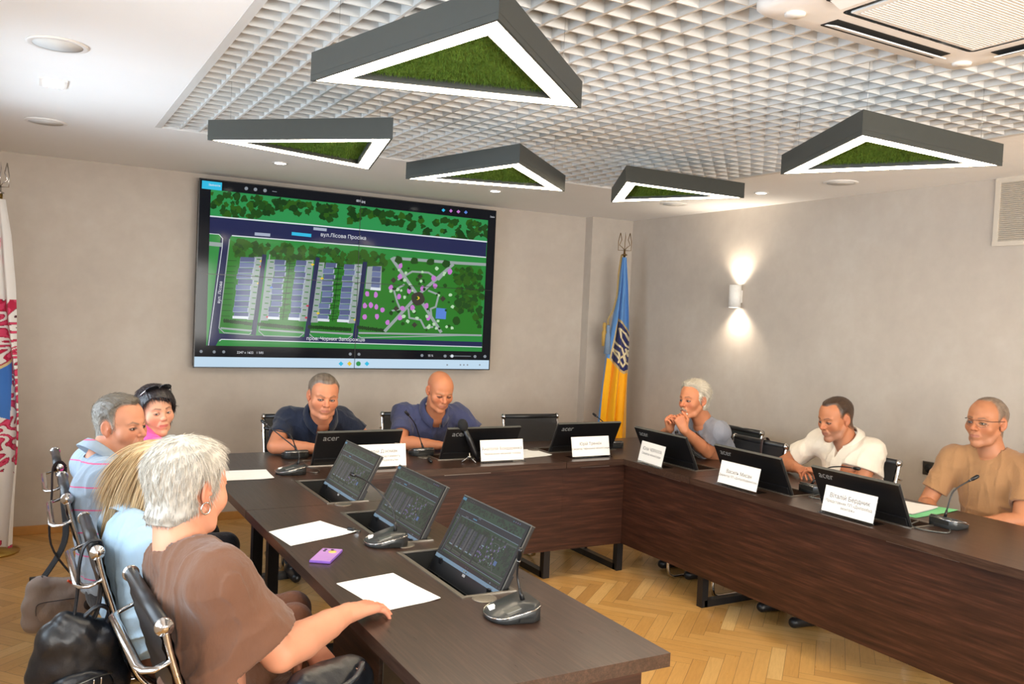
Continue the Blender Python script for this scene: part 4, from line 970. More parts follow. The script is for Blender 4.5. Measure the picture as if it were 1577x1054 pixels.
def np_mesh(name, V, F, mats, cols=None, parent=None, smooth=True, midx=None):
    me = bpy.data.meshes.new(name); F = np.asarray(F); k = F.shape[1]
    me.vertices.add(len(V)); me.vertices.foreach_set('co', np.asarray(V, float).ravel()); me.loops.add(F.size); me.loops.foreach_set('vertex_index', F.ravel().astype(np.int32))
    me.polygons.add(len(F)); me.polygons.foreach_set('loop_start', np.arange(0, F.size, k, dtype=np.int32)); me.polygons.foreach_set('loop_total', np.full(len(F), k, np.int32))
    me.polygons.foreach_set('use_smooth', np.full(len(F), smooth)); 
    for m in (mats if isinstance(mats, (list, tuple)) else [mats]): me.materials.append(m)
    if midx is not None: me.polygons.foreach_set('material_index', np.asarray(midx, np.int32))
    me.update(calc_edges=True); me.validate()
    if cols is not None:
        at = me.color_attributes.new('tone', 'FLOAT_COLOR', 'POINT'); c = np.ones((len(V), 4), np.float32); c[:, :3] = cols; at.data.foreach_set('color', c.ravel())
    return link(name, me, parent)
def vnoise(P, s, seed=0):
    """cheap smooth noise in -1..1 from summed sines"""
    r = np.random.RandomState(seed); o = np.zeros(P.shape[:-1])
    for i in range(7):
        d = r.normal(size=3); d /= np.linalg.norm(d); o += np.sin((P @ d)*s*(0.7+0.35*i)+r.rand()*6.28)*(0.9**i)
    return o/4.2
def skin_mat(name, rough=0.5):
    t = NT(name); at = t.n('ShaderNodeAttribute', attribute_name='tone'); nz = t.noise(t.obj(), 420, 3); n2 = t.noise(t.obj(), 40, 3)
    t.set(t.mix(t.math('MULTIPLY', n2, 0.10), at.outputs['Color'], (0.30, 0.09, 0.06)), rough, spec=0.35, sss=0.08); t.bump(nz, 0.06, 0.0006); return t.m
def cloth_mat(name, col, col2=None, rough=0.85, weave=900, sheen=0.2, stripes=None, fold=0.0):
    t = NT(name); p = t.obj(); a = t.noise(p, 7, 4); c1 = srgb(col); c2 = srgb(col2) if col2 else tuple(x*0.86 for x in c1)
    c = t.mix(a, c1, c2)
    if stripes: c = stripes(t, p, c)
    t.set(c, rough, spec=0.2, sheen=sheen); w = t.noise(p, weave, 2); f = t.noise(p, 16, 4, 0.55, (1, 1, 0.45))
    t.bump(t.math('ADD', t.math('MULTIPLY', w, 0.05), t.math('MULTIPLY', f, 1.0)), 0.6, 0.018+fold); return t.m
def hair_mat(name):
    t = NT(name); at = t.n('ShaderNodeAttribute', attribute_name='tone'); t.set(at.outputs['Color'], 0.42, spec=0.45); return t.m
MAT['skin'] = skin_mat('skin'); MAT['hair'] = hair_mat('hair_fibre')
t = NT('eyeball'); at = t.n('ShaderNodeAttribute', attribute_name='tone'); t.set(at.outputs['Color'], 0.12, spec=0.6, coat=0.5); MAT['eye'] = t.m

HEAD = dict(w=1.0, l=1.0, h=1.0, jaw=1.0, fat=0.0, nose=1.0, brow=1.0, ear=1.0)
def head_sdf(c, R, sc, hp):
    """c: head centre, local x right, y forward, z up"""
    s = SDF(); P = lambda x, y, z: c+R @ (vec(x*hp['w'], y*hp['l'], z*hp['h'])*sc)
    def ell(p, r, k=0.015, op='+', tilt=None): s.ell(P(*p), vec(*r)*sc*vec(hp['w'], hp['l'], hp['h']), R if tilt is None else R @ tilt, k*sc, op)
    def cap(a, b, ra, rb=None, k=0.012, op='+'): s.cap(P(*a), P(*b), ra*sc, (ra if rb is None else rb)*sc, k*sc, op)
    j = hp['jaw']; f = hp['fat']
    ell((0, -0.018, 0.036), (0.076, 0.098, 0.084)); ell((0, 0.032, 0.035), (0.064, 0.055, 0.066), 0.03)
    ell((0, 0.030, -0.030), (0.060+f*0.6, 0.062, 0.078), 0.03); ell((0, 0.022, -0.062), (0.049*j+f, 0.054, 0.042), 0.02)
    for q in (-1, 1):
        cap((q*0.056*j, -0.004, -0.045), (q*(0.040*j+f*0.6), 0.035, -0.088), 0.013+f*0.4, 0.012+f*0.4, 0.02)
        cap((q*(0.040*j+f*0.6), 0.035, -0.088), (q*0.012, 0.070, -0.106), 0.012+f*0.4, 0.012, 0.02)
        ell((q*0.046, 0.058, -0.026), (0.021+f, 0.020, 0.020+f), 0.025)                      # cheek bone
        cap((q*0.012, 0.086, 0.020), (q*0.046, 0.071, 0.022), 0.0075*hp['brow'], 0.006, 0.014)    # brow ridge
    ell((0, 0.076, -0.102), (0.020*j, 0.016, 0.016), k=0.02)                                     # chin
    for q in (-1, 1): ell((q*0.0315, 0.092, 0.000), (0.0165, 0.0185, 0.0120), 0.010, '-')
    n = hp['nose']
    cap((0, 0.084, 0.012), (0, 0.103*n**0.3, -0.022), 0.0068, 0.0095*n, 0.010); ell((0, 0.106*n**0.3, -0.028), (0.0105*n, 0.0105*n, 0.0095), k=0.008)
    for q in (-1, 1):
        ell((q*0.0125*n, 0.096, -0.031), (0.0078, 0.0095, 0.0070), 0.007); ell((q*0.0065, 0.103, -0.0375), (0.0032, 0.005, 0.0030), 0.003, '-')
    ell((0, 0.086, -0.062), (0.026, 0.012, 0.020), k=0.015)
    for q in (-1, 1):                                                                            # lids
        ell((q*0.0315, 0.0765, 0.000), (0.0150, 0.0140, 0.0128), 0.005)
        ell((q*0.0315, 0.0915, -0.0012), (0.0118, 0.012, 0.0035*hp.get('eye', 1)), 0.0016, '-')
    cap((-0.021, 0.0870, -0.0605), (0, 0.0948, -0.0572), 0.0032, 0.0046, 0.004); cap((0.021, 0.0870, -0.0605), (0, 0.0948, -0.0572), 0.0032, 0.0046, 0.004)
    cap((-0.017, 0.0870, -0.0680), (0, 0.0928, -0.0690), 0.0036, 0.0050, 0.005); cap((0.017, 0.0870, -0.0680), (0, 0.0928, -0.0690), 0.0036, 0.0050, 0.005)
    cap((-0.024, 0.0905, -0.0642), (0, 0.1030, -0.0630), 0.0012, 0.0016, 0.0025, '-'); cap((0.024, 0.0905, -0.0642), (0, 0.1030, -0.0630), 0.0012, 0.0016, 0.0025, '-')
    for q in (-1, 1):                                                                            # nasolabial fold and ears
        cap((q*0.020, 0.094, -0.033), (q*0.033, 0.083, -0.062), 0.0012, 0.0015, 0.007, '-')
        e = hp['ear']; T = np.array([[math.cos(q*0.45), -math.sin(q*0.45), 0], [math.sin(q*0.45), math.cos(q*0.45), 0], [0, 0, 1]])
        ell((q*0.0785, -0.012, 0.000), (0.0075, 0.0185*e, 0.0300*e), 0.006, '+', T); ell((q*0.0765, -0.006, -0.026*e), (0.006, 0.009, 0.011), 0.006)
        ell((q*0.0865, -0.0095, 0.002), (0.0055, 0.0105*e, 0.0190*e), 0.004, '-', T); ell((q*0.0800, 0.004, -0.004), (0.004, 0.004, 0.006), 0.003)
    return s
def to_local(P, c, R, sc, hp): return ((P-c) @ R)/sc/vec(hp['w'], hp['l'], hp['h'])
def sstep(a, b, x): t = np.clip((x-a)/(b-a), 0, 1); return t*t*(3-2*t)
def seg_d(L, a, b):
    a, b = vec(*a), vec(*b); ab = b-a; t = np.clip(((L-a) @ ab)/(ab @ ab), 0, 1); return np.linalg.norm(L-a-t[..., None]*ab, axis=-1)
def hair_fields(style):
    """returns f(L) thickness in metres over the scalp (negative: no hair)"""
    def short(L, hl=0.066, side=-0.018, nape=-0.070, top=0.008, sd=0.004, widow=0.0, recede=0.0):
        x, y, z = L[..., 0], L[..., 1], L[..., 2]; ax = np.abs(x)
        front = hl+0.010*np.cos(ax/0.06*3.0)-recede*sstep(0.018, 0.05, ax)*0.02       # y-z plane hairline: above it there is hair
        a = (z-0.070)*1.0-(y-front+0.018)*1.35                                           # top region
        b = (-0.008-y)*1.0+np.minimum(0.03, (z-side)*0.9)*(y < 0.03)                     # behind the ears / sides
        m = np.maximum(a, np.minimum(b+0.012, (0.030-y)+(z-0.01)*0.6)); lowcut = z-nape-0.35*np.clip(-y-0.02, 0, 0.08)*0-np.where(y > -0.03, (side-nape)*sstep(-0.05, 0.0, y), 0)
        m = np.minimum(m, lowcut); ear = np.sqrt(((y+0.010)/0.021)**2+((z+0.002)/0.031)**2)-1; m = np.where(ax > 0.06, np.minimum(m, ear*0.03), m)
        th = sd+(top-sd)*sstep(0.01, 0.085, z)
        return np.where(m > 0, 0.0006+th*sstep(0, 0.026, m), -0.006)
    return short
def strands(rng, roots, nrm, flow, length, w, segs, cols, droop=0.0, lift=0.2, jit=0.25, curl=0.0):
    """thin three sided locks as one mesh: returns V, F, colours"""
    n = len(roots); P = roots.copy(); D = flow+nrm*lift+rng.normal(size=(n, 3))*jit; D /= np.linalg.norm(D, axis=1)[:, None]
    L = length if np.ndim(length) else np.full(n, length); V = []; st = L/segs
    side = np.cross(D, nrm); side /= np.linalg.norm(side, axis=1)[:, None]+1e-9
    pts = [P.copy()]; 
    for i in range(segs):
        D = D+vec(0, 0, -1)*droop+nrm*(-lift*1.1/segs); D /= np.linalg.norm(D, axis=1)[:, None]; P = P+D*st[:, None]; pts.append(P.copy())
    out = []
    for i, p in enumerate(pts):
        t = i/segs; ww = w*(1-t)**0.6+w*0.08
        out += [p+side*ww, p-side*ww*0.5+nrm*ww*0.85, p-side*ww*0.5-nrm*ww*0.85]
    V = np.stack(out, 1).reshape(-1, 3); m = (segs+1)*3; F = []
    for i in range(segs):
        for k in range(3): F.append([i*3+k, i*3+(k+1) % 3, i*3+3+(k+1) % 3, i*3+3+k])
    F = (np.array(F)[None]+np.arange(n)[:, None, None]*m).reshape(-1, 4); Cc = np.repeat(cols, m, axis=0)
    return V, F, Cc
def vert_normals(V, F):
    N = np.zeros_like(V); a, b, c, d = (V[F[:, i]] for i in range(4)); n = np.cross(c-a, d-b)
    for i in range(4): np.add.at(N, F[:, i], n)
    return N/(np.linalg.norm(N, axis=1)[:, None]+1e-12)

def hand(s, wrist, d, palm, side, curl=(0.3, 0.3, 0.3, 0.3), thumb=0.5, scale=1.0, spread=0.10, bend=0.0, k=0.005):
    """adds palm, four fingers and thumb. d: direction of the hand, palm: direction the palm faces, side: +1 thumb on d x palm side"""
    d = vec(*d); d /= np.linalg.norm(d); pm = vec(*palm); pm -= d*(pm @ d); pm /= np.linalg.norm(pm); t = np.cross(d, pm)*side; sc = scale*1.0; w = vec(*wrist)
    for u, a, b in ((-0.026, 0.017, 0.085), (-0.010, 0.016, 0.092), (0.008, 0.015, 0.092), (0.024, 0.014, 0.086)):
        s.cap(w+(d*0.012+t*u*0.55)*sc, w+(d*b+t*u*1.08-pm*0.002)*sc, 0.0170*sc, 0.0118*sc, 0.012)
    ends = []
    for i, (u, L, r) in enumerate(((0.030, 0.068, 0.0088), (0.010, 0.077, 0.0090), (-0.010, 0.071, 0.0086), (-0.029, 0.056, 0.0078))):
        base = w+(d*(0.088 if i in (1, 2) else 0.083)+t*u)*sc; a = bend; p = base; dd = d+t*(u/0.03*spread); dd /= np.linalg.norm(dd); cu = curl[i]
        for q, fr in enumerate((0.44, 0.31, 0.25)):
            a += cu*(0.75, 1.0, 0.8)[q]; nd = dd*math.cos(a)+pm*math.sin(a); np_ = p+nd*L*fr*sc; s.cap(p, np_, r*(1-0.10*q)*sc, r*(0.90-0.10*q)*sc, k*0.45); p = np_
        ends.append(p)
    p = w+(d*0.022+t*0.022+pm*0.006)*sc; dirs = [d*0.62+t*0.68+pm*0.25*thumb, d*0.86+t*(0.45-0.3*thumb)+pm*(0.25+0.35*thumb), d*0.92+t*(0.25-0.45*thumb)+pm*(0.20+0.3*thumb)]
    for dd, L, r0_, r1 in zip(dirs, (0.042, 0.033, 0.027), (0.0150, 0.0112, 0.0100), (0.0112, 0.0100, 0.0082)):
        dd = dd/np.linalg.norm(dd); q = p+dd*L*sc; s.cap(p, q, r0_*sc, r1*sc, 0.008); p = q
    return ends

def person(label, J, skin, P):
    """J: joints in world metres. P: look parameters"""
    root = thing('person', label, 'person', tuple(float(x) for x in (J['pelvis'][0], J['pelvis'][1], 0)))
    inv = vec(J['pelvis'][0], J['pelvis'][1], 0)
    J = {k: vec(*v) if not isinstance(v, tuple) or len(v) == 3 else v for k, v in J.items()}
    rng = np.random.RandomState(P.get('seed', 1)); sk = vec(*srgb(skin)); hp = dict(HEAD); hp.update(P.get('head', {})); sc = P.get('hsc', 1.0)
    R = rotm(*P['look']); hc = J['head']; neck = J['neck']; fat = P.get('fat', 1.0)
    # ---- head and neck
    hs = head_sdf(hc, R, sc, hp); nr = P.get('neck_r', 0.054)
    hs.p.insert(0, ('cap', hc+R @ vec(0, -0.034, -0.050)*sc, neck+vec(0, 0, -0.02), nr*0.93, nr*1.05, 0.03, '+'))
    hs.p.insert(1, ('cap', hc+R @ vec(0, -0.002, -0.062)*sc, neck+(R @ vec(0, 0.018, 0))*1.0+vec(0, 0, -0.03), nr*0.66, nr*0.8, 0.02, '+'))
    hs.cap(neck+(J['shR']-neck)*0.42+vec(0, 0, -0.022), neck+vec(0, 0, 0.0), 0.028, 0.040, 0.03); hs.cap(neck+(J['shL']-neck)*0.42+vec(0, 0, -0.022), neck+vec(0, 0, 0.0), 0.028, 0.040, 0.03)
    lo = np.minimum(hc-0.15*sc, neck-vec(0.09, 0.09, 0.05)); hi = np.maximum(hc+0.15*sc, neck+vec(0.09, 0.09, 0.0)); lo[2] = neck[2]-0.06
    h = P.get('res', 0.0028)
    G, g0, hh = hs.grid(lo, hi, h); V, F = nets(G, g0, hh)
    L = to_local(V, hc, R, sc, hp); x, y, z = L[:, 0], L[:, 1], L[:, 2]; c = np.tile(sk, (len(V), 1))
    c *= (1+0.07*vnoise(L, 60, 3))[:, None]
    red = 0.9*np.exp(-((np.abs(x)-0.040)/0.02)**2-((z+0.030)/0.022)**2)*(y > 0.02)+0.8*np.exp(-(x/0.016)**2-((z+0.026)/0.016)**2)*(y > 0.085)+0.7*(np.abs(x) > 0.072)*(np.abs(z) < 0.045)*(y < 0.02)
    c = c*(1-red[:, None]*vec(0.02, 0.17, 0.17)*P.get('ruddy', 1.0))
    lip = np.minimum(seg_d(L*vec(1, 0.35, 1), (-0.021, 0.0315, -0.0625), (0.021, 0.0315, -0.0625)), 1); lm = 0.75*sstep(0.0085, 0.0055, np.sqrt((np.maximum(0, np.abs(x)-0.017))**2+((z+0.0635)/1.0)**2))*(y > 0.08)
    c = c*(1-lm[:, None])+vec(*srgb(P.get('lips', '#a8605a')))*lm[:, None]
    st = P.get('stubble', 0)*sstep(-0.040, -0.060, z)*sstep(-0.01, 0.03, y)*(1-lm); c = c*(1-st[:, None])+vec(0.16, 0.14, 0.13)*st[:, None]
    bc = vec(*srgb(P.get('brow_col', '#4a3a30'))); fz = P.get('frown', 0.0); bd_ = np.minimum(seg_d(L*vec(1, 0.4, 1), (0.015, 0.036, 0.0225-fz), (0.036, 0.032, 0.0265)), seg_d(L*vec(1, 0.4, 1), (0.036, 0.032, 0.0265), (0.050, 0.027, 0.0200)))
    bd2 = np.minimum(seg_d(L*vec(1, 0.4, 1), (-0.015, 0.036, 0.0225-fz), (-0.036, 0.032, 0.0265)), seg_d(L*vec(1, 0.4, 1), (-0.036, 0.032, 0.0265), (-0.050, 0.027, 0.0200)))
    bm_ = sstep(0.0060, 0.0030, np.minimum(bd_, bd2))*P.get('brow_a', 0.75)*(y > 0.05); c = c*(1-bm_[:, None])+bc*bm_[:, None]
    el = sstep(0.0042, 0.0016, np.abs(np.hypot((np.abs(x)-0.0315)/2.4, z+0.0008)-0.0046))*(y > 0.076)*P.get('lash_shade', 0.85); c = c*(1-el[:, None])+vec(0.05, 0.03, 0.025)*el[:, None]  # dark eye line painted on: lashes plus the shade under the brow
    VS, FS, CS = [V], [F], [c]
    # ---- arms and hands
    def arm(sd):
        a, b, w_ = J['sh'+sd], J['el'+sd], J['wr'+sd]; s = SDF(); ar = P.get('arm_r', 0.046)
        s.cap(a, b, ar*1.14, ar*0.90, 0.02); fd = (w_-b)/np.linalg.norm(w_-b)
        s.chain([b, b+(w_-b)*0.3, b+(w_-b)*0.7, w_], [ar*0.88, ar*0.97, ar*0.76, ar*P.get('wrist', 0.58)], 0.006)
        hd = P['hand'+sd]; s.cap(w_, w_+vec(*hd['d'])/np.linalg.norm(hd['d'])*0.03, ar*P.get('wrist', 0.58), ar*0.48, 0.006)
        hand(s, w_, hd['d'], hd['palm'], hd['side'], hd.get('curl', (0.3,)*4), hd.get('thumb', 0.5), P.get('hand_sc', 1.0), hd.get('spread', 0.1), hd.get('bend', 0.0))
        pts = np.array([a, b, w_, w_+vec(*hd['d'])/np.linalg.norm(hd['d'])*0.17]); lo = pts.min(0)-0.085; hi = pts.max(0)+0.085; G, g0, h_ = s.grid(lo, hi, P.get('hres', 0.0032)); V, F = nets(G, g0, h_)
        c = np.tile(sk*P.get('arm_tone', 1.0), (len(V), 1))*(1+0.06*vnoise(V, 30, 5))[:, None]
        kn = sstep(0.14, 0.08, np.linalg.norm(V-(w_+vec(*hd['d'])/np.linalg.norm(hd['d'])*0.17), axis=1)); c = c*(1-kn[:, None]*vec(0.0, 0.10, 0.09))
        VS.append(V); FS.append(F); CS.append(c)
    for sd in P.get('arms', 'RL'): arm(sd)
    # ---- hidden core joins the pieces (torso and, where bare, legs)
    core = SDF(); pel = J['pelvis']; chest = J.get('chest', (neck*0.62+pel*0.38))
    core.cap(neck+vec(0, 0, -0.05), chest, 0.06, 0.085, 0.05); core.cap(chest, pel, 0.085, 0.09, 0.05)
    core.cap(neck+vec(0, 0, -0.05), J['shR'], 0.04, 0.038, 0.03); core.cap(neck+vec(0, 0, -0.05), J['shL'], 0.04, 0.038, 0.03)
    for sd in 'RL':
        if P.get('bare_legs'): core.chain([J['hip'+sd], J['kn'+sd], J['an'+sd]], [0.085, 0.058, 0.036], 0.03); core.cap(pel, J['hip'+sd], 0.08, 0.08, 0.04)
    allp = np.array([v for k, v in J.items() if k[:2] in ('ne', 'sh', 'pe', 'hi', 'ch')]+([J[k] for k in ('knR', 'knL', 'anR', 'anL')] if P.get('bare_legs') else []))
    G, g0, h_ = core.grid(allp.min(0)-0.12, allp.max(0)+0.10, 0.010); V, F = nets(G, g0, h_); VS.append(V); FS.append(F); CS.append(np.tile(sk*0.9, (len(V), 1)))
    off = 0; FF = []
    for v, f in zip(VS, FS): FF.append(f+off); off += len(v)
    body = np_mesh('body', np.concatenate(VS)-inv, np.concatenate(FF), MAT['skin'], np.concatenate(CS), root)
    # ---- eyes
    ev, ef, ec = [], [], []; g = vec(*P.get('gaze', (0, 1, 0))); g /= np.linalg.norm(g); off = 0
    for q in (-1, 1):
        n, m = 20, 14; cc = vec(q*0.0315, 0.0768, 0.0)*vec(hp['w'], hp['l'], hp['h'])*sc; vs = []
        for i in range(m+1):
            for k in range(n): th = PI*i/m; a = 2*PI*k/n; vs.append((math.sin(th)*math.cos(a), math.sin(th)*math.sin(a), math.cos(th)))
        vs = np.array(vs); up = vec(0, 0, 1); e1 = np.cross(up, g); e1 /= np.linalg.norm(e1); e2 = np.cross(g, e1); B = np.stack([e1, e2, g], 1)
        col = np.where(vs[:, 2:3] > 0.965, vec(0.01, 0.01, 0.01), np.where(vs[:, 2:3] > 0.80, vec(*srgb(P.get('iris', '#4a4a40'))), vec(0.62, 0.56, 0.52)))
        W3 = hc+(cc+(vs @ B.T)*0.0118*sc) @ R.T; ev.append(W3-inv); ec.append(col)
        for i in range(m):
            for k in range(n): ef.append((off+i*n+k, off+i*n+(k+1) % n, off+(i+1)*n+(k+1) % n, off+(i+1)*n+k))
        off += len(vs)
    # ---- one mesh per eye
    half = len(ev[0]); fa = np.array(ef)
    for q in (0, 1): np_mesh('eye', ev[q], fa[:len(fa)//2], MAT['eye'], ec[q], root)
    # ---- hair
    if P.get('hair'):
        hb = P['hair']; f = hair_fields(None); kw = hb.get('line', {})
        # scalp copy without neck
        hs2 = head_sdf(hc, R, sc, hp); hs2.p = hs2.p[:4]; hs2.cap(hc+R @ vec(0, -0.030, -0.04)*sc, hc+R @ vec(0, -0.055, -0.13)*sc, nr*0.98, nr, 0.03)
        if 'vol' in hb: hb['vol'](hs2, hc, R, sc)
        def grow(G, X, Y, Z):
            Pn = np.stack([X, Y, Z], -1); Lc = to_local(Pn, hc, R, sc, hp); t = hb['field'](Lc) if 'field' in hb else f(Lc, **kw)
            nz = hb.get('rough', 0.0015)*vnoise(Lc*vec(1.6, 1.0, 0.7), hb.get('nfreq', 260), 11); return G-t*sc-nz*(t > 0)
        G, g0, h_ = hs2.grid(hc-0.16*sc-vec(0, 0, hb.get('low', 0)), hc+0.16*sc, P.get('res', 0.0028), (grow,)); V, F = nets(G, g0, h_)
        # drop what lies under the skin
        Lc = to_local(V, hc, R, sc, hp); t = hb['field'](Lc) if 'field' in hb else f(Lc, **kw)
        keep = (t > -0.001); fk = keep[F].all(1); F = F[fk]; N = vert_normals(V, F)
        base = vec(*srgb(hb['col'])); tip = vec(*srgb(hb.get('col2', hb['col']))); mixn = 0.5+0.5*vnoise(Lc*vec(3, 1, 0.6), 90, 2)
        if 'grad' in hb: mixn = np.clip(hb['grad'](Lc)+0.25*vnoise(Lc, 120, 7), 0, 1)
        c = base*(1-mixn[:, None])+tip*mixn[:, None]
        if hb.get('fade'): fd = sstep(0.0, hb['fade'], t)[:, None]; c = c*fd+(sk*0.55+c*0.45)*(1-fd)
        hv, hf, hcx = [V], [F], [c]
        ns = hb.get('n', 0)
        if ns:
            used = np.unique(F); pick = rng.choice(used, ns); Lr = Lc[pick]
            fl = hb['flow'](Lr); fl = fl/(np.linalg.norm(fl, axis=1)[:, None]+1e-9); flw = fl @ R.T; nn = N[pick]; flw -= nn*(flw*nn).sum(1)[:, None]; flw /= np.linalg.norm(flw, axis=1)[:, None]+1e-9
            m2 = np.clip(mixn[pick]+rng.normal(size=ns)*0.28, 0, 1); cc = (base*(1-m2[:, None])+tip*m2[:, None])*(1+rng.normal(size=(ns, 1))*0.16).clip(0.4, 1.6)
            ln = hb.get('len', 0.02)*(0.6+0.7*rng.rand(ns)); ln = ln*(hb['lenf'](Lr) if 'lenf' in hb else 1)
            sv, sf, scx = strands(rng, V[pick]-nn*0.002, nn, flw, ln, hb.get('w', 0.0007), hb.get('segs', 4), cc, hb.get('droop', 0.05), hb.get('lift', 0.25), hb.get('jit', 0.15))
            hv.append(sv); hf.append(sf+len(V)); hcx.append(scx)
        if 'extra' in hb:
            ex = hb['extra'](rng, hc, R, sc); 
            if ex: hf.append(ex[1]+sum(len(v) for v in hv)); hv.append(ex[0]); hcx.append(ex[2])
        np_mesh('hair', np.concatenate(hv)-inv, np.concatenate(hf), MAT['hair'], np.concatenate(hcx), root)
    # ---- clothes
    def garment(name, s, lo, hi, h, mat, mods=(), rl=1, cols=None):
        G, g0, h_ = s.grid(lo, hi, h, mods); V, F = nets(G, g0, h_); V = relax(V, F, rl); return np_mesh(name, V-inv, F, mat, None, root)
    fwd = rotm(P['torso'][0])[:, 1]; rgt = rotm(P['torso'][0])[:, 0]; T = rotm(*P['torso']); st_ = P.get('shirt')
    bulk = P.get('bulk', 1.0); s = SDF(); up = (neck-pel)/np.linalg.norm(neck-pel); ch = J.get('chest', neck*0.62+pel*0.38); bel = J.get('belly', neck*0.25+pel*0.75)
    cx, cy = P.get('chest_r', (0.165, 0.115)); bx_, by_ = P.get('belly_r', (0.165, 0.13))
    B = np.stack([T[:, 0], np.cross(up, T[:, 0]), up], 1); 
    s.ell(ch, (cx*bulk, cy*bulk, 0.19), B, 0.035); s.ell(bel, (bx_*bulk, by_*bulk, 0.17), B, 0.06); s.ell(pel+vec(0, 0, 0.03), (bx_*bulk*1.03, by_*bulk*1.02, 0.13), B, 0.05)
    sr = P.get('sho_r', 0.060); s.cap(J['shR']-up*0.015, J['shL']-up*0.015, sr*0.80, sr*0.80, 0.04)
    for sd in 'RL':
        a = J['sh'+sd]; s.cap(neck+vec(0, 0, -0.022)-fwd*0.01, a, 0.050, sr*0.92, 0.03); s.cap(ch+up*0.03, a-up*0.015, cy*0.72*bulk, sr*0.92, 0.045)
        e = J['el'+sd]; q = a+(e-a)*P.get('sleeve', 0.62); slr = P.get('sleeve_r', 0.066); s.cap(a-(e-a)/np.linalg.norm(e-a)*0.0, q, sr*0.93, slr, P.get('sl_k', 0.045))
        qd = (e-a)/np.linalg.norm(e-a)
    ell_b = P.get('bust')
    if ell_b: 
        for q in (-1, 1): s.ell(ch+fwd*ell_b[1]+rgt*q*ell_b[0]-up*0.03, (0.075, 0.07, 0.075), B, 0.05)
    def cuts(G, X, Y, Z):
        for sd in 'RL':
            a, e = J['sh'+sd], J['el'+sd]; d = e-a; Ls = np.linalg.norm(d); d = d/Ls; q = a+d*Ls*P.get('sleeve', 0.62); 
            px, py, pz = X-a[0], Y-a[1], Z-a[2]; t = px*d[0]+py*d[1]+pz*d[2]; rad = np.sqrt(np.maximum(0, px**2+py**2+pz**2-t**2)); lim = Ls*P.get('sleeve', 0.62)
            near = (rad < 0.13) & (t > lim-0.02) & (t < lim+0.14); G = np.where(near, np.maximum(G, t-lim), G)
            ar = P.get('arm_r', 0.046); inner = np.maximum(rad-(ar*1.02+0.003), (lim-0.035)-t); G = np.where((t > 0.3*Ls) & (t < lim+0.05), np.maximum(G, -inner), G)
        nk = P.get('neckline', dict(r=0.070, tilt=0.35, z=0.0, v=0)); nd = (hc-neck); nd = nd/np.linalg.norm(nd); ax = up*0.5+nd*0.5; ax = ax+fwd*nk['tilt']; ax /= np.linalg.norm(ax)
        o = neck+ax*nk['z']; px, py, pz = X-o[0], Y-o[1], Z-o[2]; t = px*ax[0]+py*ax[1]+pz*ax[2]; rad = np.sqrt(np.maximum(0, px**2+py**2+pz**2-t**2))
        G = np.maximum(G, -np.maximum(rad-nk['r'], -0.028-t))
        G = np.where(rad < 0.13, np.maximum(G, t-nk.get('h', 0.012)), G)
        if nk.get('v'):
            u = (X-neck[0])*rgt[0]+(Y-neck[1])*rgt[1]+(Z-neck[2])*rgt[2]; fy = (X-neck[0])*fwd[0]+(Y-neck[1])*fwd[1]; dz = neck[2]-Z
            wv = nk['v']; inn = np.maximum(np.abs(u)-0.042*(1-dz/wv), dz-wv); G = np.where(fy > 0.02, np.maximum(G, -np.maximum(inn, -fy+0.02)), G)
        return G
    def folds(G, X, Y, Z):
        Pn = np.stack([X, Y, Z], -1); A = P.get('fold', 0.003)*1.5; rel = (Pn-ch) @ B; w1 = vnoise(rel, 9, P.get('seed', 1)+9)[..., None]*0.05; r2 = rel+w1
        n = vnoise(r2*vec(0.8, 0.8, 2.6), 15, P.get('seed', 1)); n2 = vnoise(r2*vec(2.4, 1.4, 0.6), 17, P.get('seed', 1)+5); low = sstep(0.02, -0.20, rel[..., 2])
        out = A*((1-np.minimum(1, np.abs(n)*2.2))**1.5*(0.5+1.6*low)+(1-np.minimum(1, np.abs(n2)*2.4))**1.5*(0.9-0.3*low))
        for sd in 'RL':
            a, e = J['sh'+sd], J['el'+sd]; u = (e-a)/np.linalg.norm(e-a); arm_pit = a+(e-a)*0.22+(ch-a)*0.22; w = np.exp(-np.sum((Pn-arm_pit)**2, -1)/0.012); dr = (Pn-arm_pit+w1*0.3) @ (u*0.75+vec(0, 0, 0.65)); out = out+A*0.35*w*np.maximum(0, np.sin(dr*120))**2
        return G-out
    pts = np.array([neck, J['shR'], J['shL'], pel, ch]); pts = np.vstack([pts, J['shR']+(J['elR']-J['shR'])*0.7, J['shL']+(J['elL']-J['shL'])*0.7])
    lo = pts.min(0)-0.22*bulk; hi = pts.max(0)+0.20*bulk; lo[2] = pel[2]-0.09; hi[2] = neck[2]+0.06
    garment('shirt', s, lo, hi, P.get('cres', 0.0055), P['shirt_mat'], (folds, cuts), 1)
